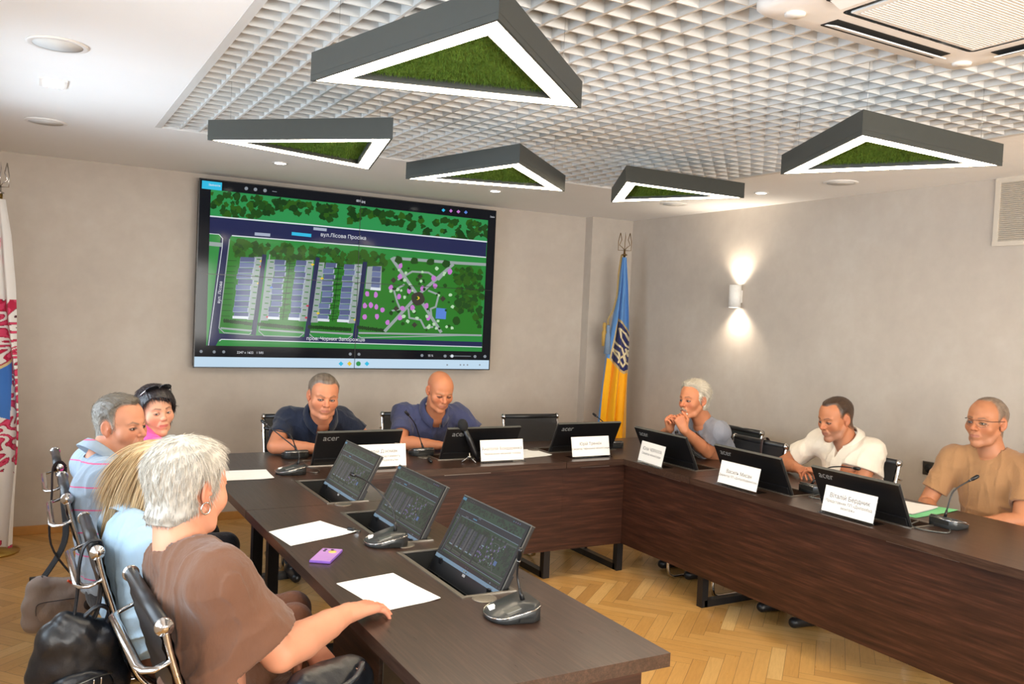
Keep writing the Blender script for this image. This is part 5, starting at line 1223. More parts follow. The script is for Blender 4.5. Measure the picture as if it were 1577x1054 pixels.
    # collar of a polo: two leaves folded over
    if P.get('collar'):
        cm = P['collar']; b = MB(); nd = hc-neck; nd /= np.linalg.norm(nd); ax = up*0.45+nd*0.55+fwd*cm.get('tilt', 0.25); ax /= np.linalg.norm(ax); f_ = fwd-ax*(fwd @ ax); f_ /= np.linalg.norm(f_); r_ = np.cross(f_, ax)
        n = 40; rings = []; op = cm.get('open', 0.45); rad = cm.get('r', 0.068)
        for i in range(n+1):
            u = -1+2*i/n; a = u*(PI-op); dirv = -f_*math.cos(a)+r_*math.sin(a); edge = abs(u)**5
            dn = cm.get('drop', 0.042)+0.022*edge; base = neck+ax*(cm.get('z', 0.012)+0.014)-ax*cm.get('dip', 0.034)*(0.5-0.5*math.cos(a))**1.2
            p0 = base+dirv*rad-ax*0.01; p1 = base+dirv*(rad+0.002)+ax*0.022; p2 = base+dirv*(rad+0.010)+ax*0.020; p3 = base+dirv*(rad+0.034+0.004*edge)-ax*(dn*0.45)+f_*0.016*edge; p4 = base+dirv*(rad+0.032+0.004*edge)-ax*(dn*0.52)+f_*0.016*edge; p5 = base+dirv*(rad+0.005)+ax*0.010
            rings.append([p0, p1, p2, p3, p4, p5])
        V = np.array(rings).reshape(-1, 3)-inv; F = [(i*6+k, i*6+(k+1) % 6, i*6+6+(k+1) % 6, i*6+6+k) for i in range(n) for k in range(6)]
        b.add(V, F, True); b.add([V[k] for k in range(6)], [tuple(range(6))], False); b.add([V[n*6+k] for k in range(6)], [tuple(range(5, -1, -1))], False)
        b.build('collar', cm.get('mat', P['shirt_mat']), root)
    # trousers / skirt
    if P.get('pants_mat'):
        s = SDF(); lr = P.get('leg_r', 0.085)
        s.ell(pel+vec(0, 0, -0.01), (bx_*bulk*1.02, by_*bulk*1.05, 0.11), rotm(P['torso'][0]), 0.05); fl = P.get('pant_len', 1.0)
        for sd in 'RL':
            hp_, kn, an = J['hip'+sd], J['kn'+sd], J['an'+sd]; s.cap(hp_, kn, lr*1.05, lr*0.74, 0.03)
            if fl > 0.5: s.cap(kn, kn+(an-kn)*0.94, lr*0.74, lr*0.55, 0.02)
        pts = np.array([pel, J['hipR'], J['hipL'], J['knR'], J['knL'], J['anR'], J['anL']]); lo = pts.min(0)-0.16*bulk; hi = pts.max(0)+0.16*bulk; lo[2] = max(lo[2], 0.03)
        garment('skirt' if fl <= 0.5 else 'trousers', s, lo, hi, 0.011, P['pants_mat'], (), 1)
        for sd in 'RL':
            an = J['an'+sd]; b = MB(); f = fwd; s = SDF(); s.cap(an+vec(0, 0, -0.045)-f*0.03, an+f*0.12+vec(0, 0, -0.05), 0.040, 0.030, 0.02); s.cap(an+f*0.02, an+vec(0, 0, -0.03), 0.036, 0.042, 0.02)
            G, g0, h_ = s.grid(an-0.12-np.abs(f)*0.10, an+0.10+np.abs(f)*0.12, 0.007); G = np.maximum(G, (0.003-(g0[2]+h_*np.arange(G.shape[2])))[None, None, :]); V, F = nets(G, g0, h_); np_mesh('shoe', V-inv, F, P.get('shoe_mat', MAT['leather']), None, root)
    return root, dict(hc=hc, R=R, sc=sc, hp=hp, inv=inv, neck=neck, fwd=fwd)
def legs(pel, yaw, seat=0.50, spread=0.10, reach=0.40, foot=0.0, kz=0.50):
    F = rotm(yaw)[:, 1]; Rr = rotm(yaw)[:, 0]; p = vec(*pel); d = {}
    for sd, q in (('R', 1), ('L', -1)):
        h = p+Rr*q*0.09+vec(0, 0, -0.02); k = vec(p[0], p[1], 0)+F*reach+Rr*q*(spread+0.03)+vec(0, 0, kz); a = vec(k[0], k[1], 0)+F*(0.02+foot)+Rr*q*0.0+vec(0, 0, 0.085)
        d['hip'+sd] = h; d['kn'+sd] = k; d['an'+sd] = a
    return d
# ------------------------------------------------------------------ the nine people
D_ = math.radians
def radial(cr, g=0.35):
    cr = vec(*cr)
    def f(L): d = L-cr; d = d/(np.linalg.norm(d, axis=1)[:, None]+1e-6); return d+vec(0, 0, -g)
    return f
def hp_of(info, p): return info['hc']+info['R'] @ (vec(*p)*info['sc']*vec(info['hp']['w'], info['hp']['l'], info['hp']['h']))-info['inv']
def tube_loc(info, pts, r, name, mat, root, n=8, flat=None):
    b = MB(); b.tube([tuple(hp_of(info, p)) for p in pts], r, n, flat=flat); return b.build(name, mat, root)
def spectacles(info, root, rimless=True):
    fr = simple('spectacle_frame', '#4a3f3c', 0.3, 0.8); g = MB()
    fx = lambda x: 0.112-0.55*max(0, abs(x)-0.01)**1.35*4
    for q in (-1, 1):
        top = [(q*(0.009+0.048*i/8), fx(0.009+0.048*i/8), 0.0125+0.003*math.sin(PI*i/8)) for i in range(9)]
        tube_loc(info, top, 0.0011, 'upper_rim', fr, root)
        low = [(q*(0.009+0.048*i/8), fx(0.009+0.048*i/8)-0.003, 0.0125-0.030*math.sin(PI*min(1, max(0, (i+0.6)/9.2)))**0.5) for i in range(9)]
        tube_loc(info, low, 0.0006, 'lower_rim', fr, root)
        vs = [tuple(hp_of(info, p)) for p in top+low[::-1]]; b = MB(); b.add(vs, [tuple(range(len(vs)))], False); b.build('lens', MAT['acrylic'], root)
        tube_loc(info, [(q*0.057, fx(0.057), 0.013), (q*0.068, 0.070, 0.013), (q*0.079, 0.02, 0.014), (q*0.082, -0.010, 0.014), (q*0.080, -0.030, 0.0)], 0.0016, 'temple', fr, root)
    tube_loc(info, [(-0.009, 0.112, 0.012), (0, 0.114, 0.014), (0.009, 0.112, 0.012)], 0.0012, 'bridge', fr, root)
def sunglasses_on_head(info, root):
    bl = MAT['black_plastic']
    for q in (-1, 1):
        cx, cy, cz = q*0.036, 0.060, 0.128; vs = []; n = 20
        for k in range(n):
            a = 2*PI*k/n; u = 0.031*math.cos(a)*(1+0.08*math.sin(a)); v = 0.024*math.sin(a)
            vs.append((cx+u, cy+v*0.75-abs(cx+u)*0.15, cz+v*0.75-abs(cx+u)*0.12))
        P = [tuple(hp_of(info, p)) for p in vs]; c = tuple(hp_of(info, (cx, cy+0.008, cz+0.004)))
        b = MB(); b.add(P+[c], [(k, (k+1) % n, n) for k in range(n)], True); b.build('dark_lens', bl, root)
        tube_loc(info, vs+[vs[0]], 0.0024, 'lens_rim', simple('sunglass_rim', '#34343a', 0.25, 0.5), root)
        tube_loc(info, [(q*0.066, 0.050, 0.122), (q*0.082, 0.02, 0.095), (q*0.090, -0.02, 0.055)], 0.0026, 'temple', MAT['chrome'], root)
    tube_loc(info, [(-0.008, 0.068, 0.128), (0.008, 0.068, 0.128)], 0.003, 'bridge', bl, root)
def soft_blob(name, info, root, prims, mat, col, h=0.002, ro=0.0012, col2=None):
    s = SDF()
    for a, b_, ra, rb in prims: s.cap(hp_of(info, a)+info['inv'], hp_of(info, b_)+info['inv'], ra, rb, 0.006)
    pts = np.array([hp_of(info, p)+info['inv'] for q in prims for p in q[:2]])
    def m(G, X, Y, Z): return G-ro*vnoise(np.stack([X, Y, Z], -1), 420, 4)
    G, g0, h_ = s.grid(pts.min(0)-0.02, pts.max(0)+0.02, h, (m,)); V, F = nets(G, g0, h_)
    nz = 0.5+0.5*vnoise(V, 300, 8)[:, None]; c = vec(*srgb(col))*(1-nz)+vec(*srgb(col2 or col))*nz
    np_mesh(name, V-info['inv'], F, mat, c, root)
DOWN = dict(d=(0.3, 0, -0.9), palm=(0, 0, -1), side=1, curl=(0.4,)*4)
SHORTFLOW = lambda L: np.stack([L[:, 0]*2.0, 0.6-L[:, 1]*0, -0.9*(np.abs(L[:, 0]) > 0.06)-0.3*(L[:, 1] < -0.03)], 1)

# --- woman with short silver hair, brown T-shirt
J = dict(head=(-4.580, -4.300, 1.155), neck=(-4.605, -4.340, 1.025), shR=(-4.540, -4.510, 0.965), shL=(-4.590, -4.185, 0.925), elR=(-4.385, -4.525, 0.765), wrR=(-4.155, -4.365, 0.785),
         elL=(-4.44, -4.15, 0.73), wrL=(-4.26, -4.33, 0.715), pelvis=(-4.52, -4.45, 0.545), chest=(-4.550, -4.380, 0.85), belly=(-4.49, -4.41, 0.68))
J.update(legs(J['pelvis'], D_(10), reach=0.36, spread=0.06))
root, inf = person('person with short silver hair and hoop earring in a brown t-shirt, hand on white sheet', J, '#cf9071', dict(
    seed=2, look=(D_(30), 0.10, 0.0), torso=(D_(10), 0.05, 0), res=0.0024, hres=0.0023, head=dict(w=1.0, fat=0.008, jaw=1.08, ear=0.95), neck_r=0.062, arm_r=0.052, arms='RL', bulk=1.0, chest_r=(0.170, 0.105), belly_r=(0.185, 0.140), bust=(0.085, 0.07),
    sho_r=0.068, sleeve=0.80, sleeve_r=0.080, cres=0.005, fold=0.0045, sl_k=0.05, neckline=dict(r=0.067, tilt=0.18, z=0.0, h=0.030),
    shirt_mat=cloth_mat('brown_jersey', '#74503c', '#614231'), pants_mat=cloth_mat('dark_skirt', '#2b2422'), leg_r=0.10, brow_col='#8a7a6a',
    handR=dict(d=(0.93, 0.36, -0.02), palm=(0.0, 0, -1), side=1, curl=(0.20, 0.24, 0.34, 0.46), thumb=0.0, spread=0.30, bend=-0.02), handL=dict(d=(0.3, -0.8, -0.5), palm=(0, 0, -1), side=-1), hand_sc=1.03, wrist=0.54, arm_tone=1.0,
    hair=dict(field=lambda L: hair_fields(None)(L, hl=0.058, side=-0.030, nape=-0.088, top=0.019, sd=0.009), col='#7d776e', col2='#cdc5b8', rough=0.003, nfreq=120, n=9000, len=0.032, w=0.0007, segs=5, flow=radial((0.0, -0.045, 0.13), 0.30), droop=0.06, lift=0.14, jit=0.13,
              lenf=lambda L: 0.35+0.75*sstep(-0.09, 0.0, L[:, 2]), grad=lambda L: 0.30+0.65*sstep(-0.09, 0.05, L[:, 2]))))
tube_loc(inf, [(0.084+0.002*math.sin(a), -0.010+0.013*math.sin(a), -0.040+0.015*math.cos(a)) for a in [2*PI*k/20 for k in range(21)]], 0.0022, 'hoop_earring', MAT['chrome'], root)

# --- woman with long blond hair, pale blue shirt
J = dict(head=(-4.555, -3.610, 1.040), neck=(-4.630, -3.665, 0.935), shR=(-4.615, -3.850, 0.885), shL=(-4.665, -3.500, 0.885), elR=(-4.46, -3.86, 0.66), wrR=(-4.33, -3.72, 0.62),
         elL=(-4.48, -3.47, 0.66), wrL=(-4.33, -3.57, 0.62), pelvis=(-4.56, -3.72, 0.545), chest=(-4.63, -3.73, 0.79), belly=(-4.60, -3.77, 0.66))
J.update(legs(J['pelvis'], D_(-14), reach=0.42, spread=0.03, kz=0.60))
def blond_field(L):
    x, y, z = L[..., 0], L[..., 1], L[..., 2]; m = np.maximum((z-0.062)-(y-0.052)*1.4, 0.030-y+(z-0.02)*0.35); return np.where(m > 0, 0.016, -0.006)
def blond_volume(s, hc, R, sc):
    P = lambda *a: hc+R @ vec(*a)
    for a, b_, r1, r2 in (((0.0, -0.045, 0.02), (-0.01, -0.10, -0.27), 0.083, 0.055), ((0.06, -0.03, 0.0), (0.095, -0.085, -0.29), 0.040, 0.030), ((-0.06, -0.03, 0.0), (-0.08, -0.08, -0.20), 0.038, 0.030),
                          ((0.055, 0.0, -0.02), (0.09, -0.04, -0.23), 0.030, 0.024), ((-0.05, 0.01, -0.02), (-0.09, 0.0, -0.20), 0.028, 0.022)): s.cap(P(*a), P(*b_), r1, r2, 0.03)
root, inf = person('person with long straight blond hair in a pale blue shirt, seen from behind', J, '#cf9678', dict(
    seed=4, look=(D_(-2), 0.12, 0.0), torso=(D_(0), 0.1, 0), head=dict(w=0.94, l=0.96, jaw=0.9), neck_r=0.047, arm_r=0.040, chest_r=(0.160, 0.110), belly_r=(0.155, 0.12), sho_r=0.058, sleeve=0.95, sleeve_r=0.055, fold=0.0055,
    shirt_mat=cloth_mat('pale_blue_poplin', '#b9d3e6', '#a2c0d8', sheen=0.1), collar=dict(open=0.5, r=0.060, drop=0.045, z=0.0), pants_mat=cloth_mat('brown_sheer_trousers', '#6b3f28', rough=0.5), leg_r=0.078, neckline=dict(r=0.058, tilt=0.3, z=0.0, v=0),
    handR=dict(d=(0.9, 0.2, -0.1), palm=(0, 0, -1), side=1), handL=dict(d=(0.9, -0.2, -0.1), palm=(0, 0, -1), side=-1), hand_sc=0.88,
    hair=dict(field=blond_field, vol=blond_volume, low=0.26, col='#a88252', col2='#ecd2a6', rough=0.003, nfreq=90, n=7000, len=0.17, w=0.0013, segs=7, flow=lambda L: np.stack([L[:, 0]*(4.0*(L[:, 2] > 0.02))+0.02, -0.35*(L[:, 2] > 0.0)-0.12, -1.0+0*L[:, 2]], 1), droop=0.16, lift=0.02, jit=0.035, lenf=lambda L: 0.12+0.9*sstep(-0.27, 0.02, L[:, 2]))))

# --- man in the striped polo
J = dict(head=(-4.622, -2.935, 1.137), neck=(-4.690, -2.975, 1.020), shR=(-4.680, -3.165, 0.965), shL=(-4.715, -2.785, 0.965), elR=(-4.52, -3.20, 0.73), wrR=(-4.35, -3.04, 0.63),
         elL=(-4.52, -2.74, 0.72), wrL=(-4.35, -2.88, 0.63), pelvis=(-4.60, -3.12, 0.545), chest=(-4.67, -3.04, 0.83), belly=(-4.62, -3.08, 0.67))
J.update(legs(J['pelvis'], D_(0)))
def pink_stripes(t, p, c):
    sx = t.n('ShaderNodeSeparateXYZ'); t.l(p, sx.inputs[0]); z = t.math('ADD', sx.outputs[2], t.math('MULTIPLY', sx.outputs[1], 0.12)); f = t.math('FRACT', t.math('MULTIPLY', z, 1/0.085)); m = t.math('LESS_THAN', f, 0.055)
    return t.mix(m, c, srgb('#cf4f80'))
root, inf = person('person with grey hair frowning, grey blue polo with thin pink stripes', J, '#c88a6a', dict(
    seed=7, look=(D_(-44), 0.02, 0.05), torso=(D_(-8), 0.1, 0), res=0.0026, head=dict(w=1.03, fat=0.006, nose=1.12, brow=1.25, l=0.98), hsc=0.96, neck_r=0.062, arm_r=0.048, chest_r=(0.172, 0.125), belly_r=(0.168, 0.14), sho_r=0.062, sleeve=0.68, sleeve_r=0.068, fold=0.005, gaze=(0.05, 1, -0.02), frown=0.005,
    shirt_mat=cloth_mat('blue_grey_pique', '#9aa9b8', '#8b9aab', stripes=pink_stripes), collar=dict(open=0.35, r=0.072, drop=0.04), pants_mat=cloth_mat('dark_trousers', '#23242a'), neckline=dict(r=0.062, tilt=0.3, z=0.0, v=0.0), brow_col='#6a5a4c', lips='#b07766', stubble=0.12,
    handR=dict(d=(0.9, 0.2, -0.1), palm=(0, 0, -1), side=1), handL=dict(d=(0.9, -0.2, -0.1), palm=(0, 0, -1), side=-1),
    hair=dict(line=dict(hl=0.060, side=-0.030, nape=-0.085, top=0.014, sd=0.005, recede=0.5), col='#9a958c', col2='#5f564a', n=3500, len=0.020, w=0.0006, flow=lambda L: np.stack([L[:, 0]*1.0, 0.9+0*L[:, 1], -0.8*(np.abs(L[:, 0]) > 0.062)], 1), fade=0.005, grad=lambda L: sstep(0.01, 0.07, L[:, 2]))))

# --- woman in pink
J = dict(head=(-4.412, -2.250, 1.110), neck=(-4.455, -2.265, 1.000), shR=(-4.440, -2.425, 0.945), shL=(-4.500, -2.100, 0.945), elR=(-4.37, -2.46, 0.73), wrR=(-4.19, -2.33, 0.775),
         elL=(-4.40, -2.05, 0.74), wrL=(-4.19, -2.15, 0.775), pelvis=(-4.54, -2.48, 0.545), chest=(-4.475, -2.31, 0.82), belly=(-4.50, -2.40, 0.67))
J.update(legs(J['pelvis'], D_(10)))
def bob_field(L):
    x, y, z = L[..., 0], L[..., 1], L[..., 2]; ax = np.abs(x)
    m = np.maximum((z-0.044-0.9*np.clip(x, -0.02, 0.05)*0.5)-(y-0.070)*1.3, np.minimum(0.034-y+0.25*(z-0.02), (ax-0.045)+0.05)); m = np.where(z < -0.072, -0.01, m); m = np.where((z < 0.02) & (y > 0.042), -0.01, m)
    return np.where(m > 0, 0.019, -0.006)
root, inf = person('person with black bobbed hair, sunglasses on top, in a pink shirt', J, '#d39b7c', dict(
    seed=9, look=(D_(-72), 0.04, 0.10), torso=(D_(-15), 0.1, 0), head=dict(w=0.96, l=0.96, jaw=0.90, nose=0.9, brow=0.8, fat=0.004), hsc=0.94, neck_r=0.046, arm_r=0.038, chest_r=(0.150, 0.105), belly_r=(0.150, 0.12), sho_r=0.054, sleeve=0.62, sleeve_r=0.058, gaze=(0.30, 1, 0.02),
    shirt_mat=cloth_mat('pink_cotton', '#ec5aa0', '#d84088', sheen=0.1), collar=dict(open=0.55, r=0.060, drop=0.05), neckline=dict(r=0.058, tilt=0.3, z=0.0, v=0.10), pants_mat=cloth_mat('black_trousers', '#1c1c20'), lash_shade=0.45, lips='#b54c50', iris='#4c3a2c', brow_col='#2a1e1a', hand_sc=0.88,
    handR=dict(d=(0.8, 0.4, -0.1), palm=(0, 0, -1), side=1), handL=dict(d=(0.8, -0.4, -0.1), palm=(0, 0, -1), side=-1),
    hair=dict(field=bob_field, col='#120e10', col2='#2c2224', rough=0.002, n=3500, len=0.030, w=0.0009, segs=5, flow=radial((0.01, -0.04, 0.13), 0.5), droop=0.10, lift=0.0, jit=0.04)))
sunglasses_on_head(inf, root)

# --- man in the dark navy polo
J = dict(head=(-3.400, -1.640, 1.108), neck=(-3.370, -1.520, 0.985), shR=(-3.540, -1.380, 0.945), shL=(-3.225, -1.450, 0.945), elR=(-3.655, -1.550, 0.800), wrR=(-3.43, -1.665, 0.795),
         elL=(-3.05, -1.52, 0.802), wrL=(-3.22, -1.68, 0.795), pelvis=(-3.40, -1.14, 0.545), chest=(-3.385, -1.370, 0.83), belly=(-3.39, -1.24, 0.68))
J.update(legs(J['pelvis'], D_(-90)))
root, inf = person('person with cropped greying hair in a dark navy polo, leaning on folded arms', J, '#c98562', dict(
    seed=11, look=(D_(-94), 0.16, -0.06), torso=(D_(-93), 0.5, 0), head=dict(w=1.03, fat=0.005, jaw=1.10, nose=1.12, brow=1.35), hsc=1.05, neck_r=0.064, arm_r=0.050, chest_r=(0.178, 0.125), belly_r=(0.17, 0.14), sho_r=0.062, sleeve=0.66, sleeve_r=0.066, fold=0.005, gaze=(0.22, 1, 0.12), frown=0.004,
    shirt_mat=cloth_mat('navy_pique', '#20283c', '#1a2030'), collar=dict(open=0.42, r=0.076, drop=0.045, z=0.004), neckline=dict(r=0.070, tilt=0.3, z=0.0, v=0.14), pants_mat=cloth_mat('navy_trousers', '#1b1d24'), brow_col='#6b5444', lips='#a8655a', stubble=0.1, iris='#5a646a',
    handR=dict(d=(0.97, -0.15, -0.05), palm=(0, 0, -1), side=1, curl=(0.3,)*4), handL=dict(d=(-0.95, -0.25, -0.05), palm=(0, 0, -1), side=-1, curl=(0.3,)*4),
    hair=dict(line=dict(hl=0.072, side=-0.012, nape=-0.08, top=0.009, sd=0.003, recede=0.5), col='#54453a', col2='#8a7c6e', n=2500, len=0.010, w=0.0006, segs=3, fade=0.004, flow=SHORTFLOW, lift=0.8)))

# --- bald man
J = dict(head=(-2.645, -1.665, 1.138), neck=(-2.615, -1.535, 1.003), shR=(-2.785, -1.400, 0.962), shL=(-2.420, -1.470, 0.962), elR=(-2.865, -1.580, 0.800), wrR=(-2.66, -1.700, 0.795),
         elL=(-2.27, -1.56, 0.802), wrL=(-2.47, -1.74, 0.795), pelvis=(-2.64, -1.16, 0.545), chest=(-2.610, -1.395, 0.84), belly=(-2.63, -1.26, 0.68))
J.update(legs(J['pelvis'], D_(-90)))
root, inf = person('bald person in a blue zip polo looking down with folded arms', J, '#c27e59', dict(
    seed=13, look=(D_(-93), 0.36, -0.04), torso=(D_(-93), 0.5, 0), head=dict(w=1.0, fat=0.002, jaw=1.02, nose=1.12, brow=1.15, l=1.02, eye=0.35), hsc=1.0, neck_r=0.060, arm_r=0.048, chest_r=(0.185, 0.125), belly_r=(0.17, 0.13), sho_r=0.062, sleeve=0.70, sleeve_r=0.069, fold=0.0055, gaze=(0, 1, -0.5),
    shirt_mat=cloth_mat('blue_knit', '#4a4f70', '#3e4262'), collar=dict(open=0.35, r=0.072, drop=0.035, z=0.006), neckline=dict(r=0.068, tilt=0.3, z=0.0, v=0.10), pants_mat=cloth_mat('grey_trousers', '#2c2d33'), brow_col='#a5876a', brow_a=0.6, lips='#b06a5c', ruddy=1.2,
    handR=dict(d=(0.95, -0.3, -0.05), palm=(0, 0, -1), side=1, curl=(0.3,)*4), handL=dict(d=(-0.9, -0.4, -0.05), palm=(0, 0, -1), side=-1, curl=(0.3,)*4)))
b = MB(); b.box((0, 0, 0), (0.007, 0.003, 0.028), bev=0.001); z = b.build('zip_pull', MAT['satin'], root); z.location = (0.030, -0.452, 0.905)

# --- man with the moustache
J = dict(head=(-1.160, -2.385, 1.143), neck=(-1.055, -2.365, 1.018), shR=(-1.020, -2.190, 0.950), shL=(-1.030, -2.500, 0.955), elR=(-1.150, -2.000, 0.800), wrR=(-1.300, -2.330, 0.950),
         elL=(-1.050, -2.420, 0.802), wrL=(-1.275, -2.445, 0.955), pelvis=(-0.70, -2.38, 0.545), chest=(-0.960, -2.355, 0.84), belly=(-0.82, -2.37, 0.68))
J.update(legs(J['pelvis'], D_(180)))
root, inf = person('person with white hair and moustache in a grey t-shirt, hands clasped at chin', J, '#c4805a', dict(
    seed=15, look=(D_(-174), 0.02, 0.03), torso=(D_(180), 0.45, 0), head=dict(w=0.97, nose=1.15, brow=1.2, jaw=0.98), hsc=1.0, neck_r=0.055, arm_r=0.044, chest_r=(0.165, 0.118), belly_r=(0.155, 0.125), sho_r=0.055, sleeve=0.55, sleeve_r=0.055, fold=0.0035,
    shirt_mat=cloth_mat('grey_jersey', '#8b8b92', '#7c7c84'), neckline=dict(r=0.064, tilt=0.25, z=0.0, h=0.022, v=0), pants_mat=cloth_mat('jeans', '#2c3548'), brow_col='#6a4c3a', lips='#a3655a', ruddy=1.5,
    handL=dict(d=(-0.45, 0.15, 0.88), palm=(0.25, 0.95, 0.0), side=-1, curl=(1.15, 1.2, 1.2, 1.2), thumb=0.9, bend=0.35, spread=0.0), handR=dict(d=(-0.40, -0.30, 0.87), palm=(0.2, -0.95, -0.1), side=1, curl=(1.15, 1.15, 1.2, 1.2), thumb=0.9, bend=0.3, spread=0.0),
    hair=dict(line=dict(hl=0.064, side=-0.022, nape=-0.065, top=0.018, sd=0.009), col='#b3a792', col2='#dcd2c0', rough=0.003, nfreq=130, n=4000, len=0.030, w=0.0008, flow=lambda L: np.stack([L[:, 0]*1.0, -0.9+0*L[:, 1], -0.7*(np.abs(L[:, 0]) > 0.060)+0.1], 1), lift=0.35, grad=lambda L: 0.3+0.7*sstep(0.04, -0.02, L[:, 1]))))
soft_blob('moustache', inf, root, [((-0.026, 0.092, -0.066), (0, 0.104, -0.050), 0.0045, 0.0075), ((0.026, 0.092, -0.066), (0, 0.104, -0.050), 0.0045, 0.0075)], MAT['hair'], '#7a5c46', col2='#b9a58e')
soft_blob('goatee', inf, root, [((-0.020, 0.084, -0.086), (0.020, 0.084, -0.086), 0.008, 0.008), ((0, 0.088, -0.084), (0, 0.086, -0.106), 0.009, 0.010)], MAT['hair'], '#b8aa98', col2='#dcd2c4')

# --- man in the cream polo
J = dict(head=(-0.865, -3.270, 1.128), neck=(-0.775, -3.285, 1.002), shR=(-0.760, -3.095, 0.972), shL=(-0.725, -3.415, 0.960), elR=(-0.830, -2.870, 0.800), wrR=(-0.895, -3.030, 0.800),
         elL=(-0.800, -3.420, 0.785), wrL=(-0.870, -3.215, 0.800), pelvis=(-0.72, -3.32, 0.545), chest=(-0.740, -3.300, 0.83), belly=(-0.73, -3.31, 0.68))
J.update(legs(J['pelvis'], D_(175)))
root, inf = person('person with short dark hair in a cream polo, fingers interlaced on the table', J, '#bb7a55', dict(
    seed=17, look=(D_(-186), 0.24, 0.0), torso=(D_(178), 0.3, 0), head=dict(w=1.0, fat=0.005, jaw=1.06, nose=1.08, brow=1.3, eye=0.6), hsc=1.0, neck_r=0.062, arm_r=0.048, chest_r=(0.180, 0.130), belly_r=(0.175, 0.15), sho_r=0.062, sleeve=0.66, sleeve_r=0.066, fold=0.0055, gaze=(0, 1, -0.3),
    shirt_mat=cloth_mat('cream_pique', '#e8dccb', '#dccdb9', sheen=0.1), collar=dict(open=0.38, r=0.073, drop=0.045), neckline=dict(r=0.068, tilt=0.3, z=0.0, v=0.10), pants_mat=cloth_mat('sand_trousers', '#5d5346'), brow_col='#3a281e', lips='#9c5a4c', stubble=0.30,
    handR=dict(d=(-0.30, -0.92, -0.05), palm=(0.35, 0.1, -1), side=1, curl=(0.5, 0.55, 0.6, 0.65), thumb=0.4, bend=0.1, spread=0.25), handL=dict(d=(-0.42, 0.88, 0.10), palm=(-0.2, 0.2, -1), side=-1, curl=(0.45, 0.5, 0.55, 0.6), thumb=0.4, bend=0.1, spread=0.25),
    hair=dict(line=dict(hl=0.064, side=-0.008, nape=-0.08, top=0.007, sd=0.0025, recede=1.2), col='#33241a', col2='#4a3626', n=2500, len=0.008, w=0.0005, segs=3, fade=0.004, flow=SHORTFLOW, lift=0.7)))

# --- man in the tan T-shirt
J = dict(head=(-0.560, -3.980, 1.195), neck=(-0.520, -3.992, 1.058), shR=(-0.545, -3.800, 0.980), shL=(-0.480, -4.175, 0.980), elR=(-0.655, -3.730, 0.720), wrR=(-0.80, -3.86, 0.695),
         elL=(-0.640, -4.235, 0.740), wrL=(-0.830, -4.10, 0.700), pelvis=(-0.43, -4.04, 0.545), chest=(-0.495, -4.005, 0.83), belly=(-0.470, -4.02, 0.68))
J.update(legs(J['pelvis'], D_(175)))
root, inf = person('person with receding hair and glasses in a tan t-shirt at the right edge', J, '#b97b56', dict(
    seed=19, look=(D_(-179), 0.0, -0.02), torso=(D_(-176), 0.1, 0), res=0.0026, head=dict(w=1.0, jaw=1.02, nose=1.15, brow=1.1), hsc=1.07, neck_r=0.058, arm_r=0.046, chest_r=(0.178, 0.120), belly_r=(0.165, 0.13), sho_r=0.058, sleeve=0.72, sleeve_r=0.067, fold=0.004,
    shirt_mat=cloth_mat('tan_jersey', '#ab8058', '#9c734e'), neckline=dict(r=0.067, tilt=0.12, z=0.004, h=0.020), pants_mat=cloth_mat('brown_trousers', '#3c332b'), brow_col='#6d5340', lips='#a8685a', stubble=0.15, iris='#4a5a60',
    handR=dict(d=(-0.8, -0.5, -0.1), palm=(0, 0, -1), side=1), handL=dict(d=(-0.8, 0.5, -0.1), palm=(0, 0, -1), side=-1),
    hair=dict(line=dict(hl=0.030, side=-0.015, nape=-0.08, top=0.004, sd=0.004, recede=1.2), col='#6a5646', col2='#8d7a68', n=2200, len=0.008, w=0.0005, segs=3, fade=0.004, flow=SHORTFLOW, lift=0.7)))
spectacles(inf, root)
# ------------------------------------------------------------------ flags
def attr_mat(name, rough=0.8, bump=0.0, sheen=0.0):
    t = NT(name); at = t.n('ShaderNodeAttribute', attribute_name='tone'); t.set(at.outputs['Color'], rough, spec=0.25, sheen=sheen)
    if bump: t.bump(t.noise(t.obj(), 60, 4, 0.6), bump, 0.006)
    return t.m
MAT['flag_cloth'] = attr_mat('flag_satin', 0.55, 0.15, 0.2)
RV = vec(0.87, -0.49, 0)/np.linalg.norm([0.87, -0.49]); NV = vec(-0.49, -0.87, 0)/np.linalg.norm([0.49, 0.87])
def flag_cloth(root, base, zt, zb, wid, cen, colour, folds, N=150, Mz=520, amp=0.05, seed=0):
    """hanging folded flag; wid(z), cen(z) half width and centre shift in metres along RV"""
    s = np.linspace(-1, 1, N); z = np.linspace(zt, zb, Mz); S_, Z_ = np.meshgrid(s, z, indexing='ij'); w = wid(Z_); c = cen(Z_)
    t = (zt-Z_)/(zt-zb); ph = folds*PI*(S_+0.12*np.sin(Z_*3+seed)); dep = amp*np.minimum(1, t*2.2+0.12)*(np.cos(ph)*0.5+0.25*np.sin(ph*1.7+Z_*2.1+seed))+amp*0.9*np.sqrt(np.maximum(0, 1-S_**2))
    x = S_*w+0.012*t*np.sin(ph*1.3+1.0)
    P = vec(*base)+RV*(x+c)[..., None]+NV*dep[..., None]; P[..., 2] = Z_
    col = colour(S_, Z_, x+c); V = P.reshape(-1, 3); i = np.arange(N-1)[:, None]*Mz+np.arange(Mz-1)[None]; F = np.stack([i, i+Mz, i+Mz+1, i+1], -1).reshape(-1, 4)
    B2 = V-NV*0.004; n = len(V); F2 = F[:, ::-1]+n; C2 = np.concatenate([col.reshape(-1, 3)]*2)
    return np_mesh('flag_cloth', np.concatenate([V, B2])-vec(*root.location), np.concatenate([F, F2]), MAT['flag_cloth'], C2, root)
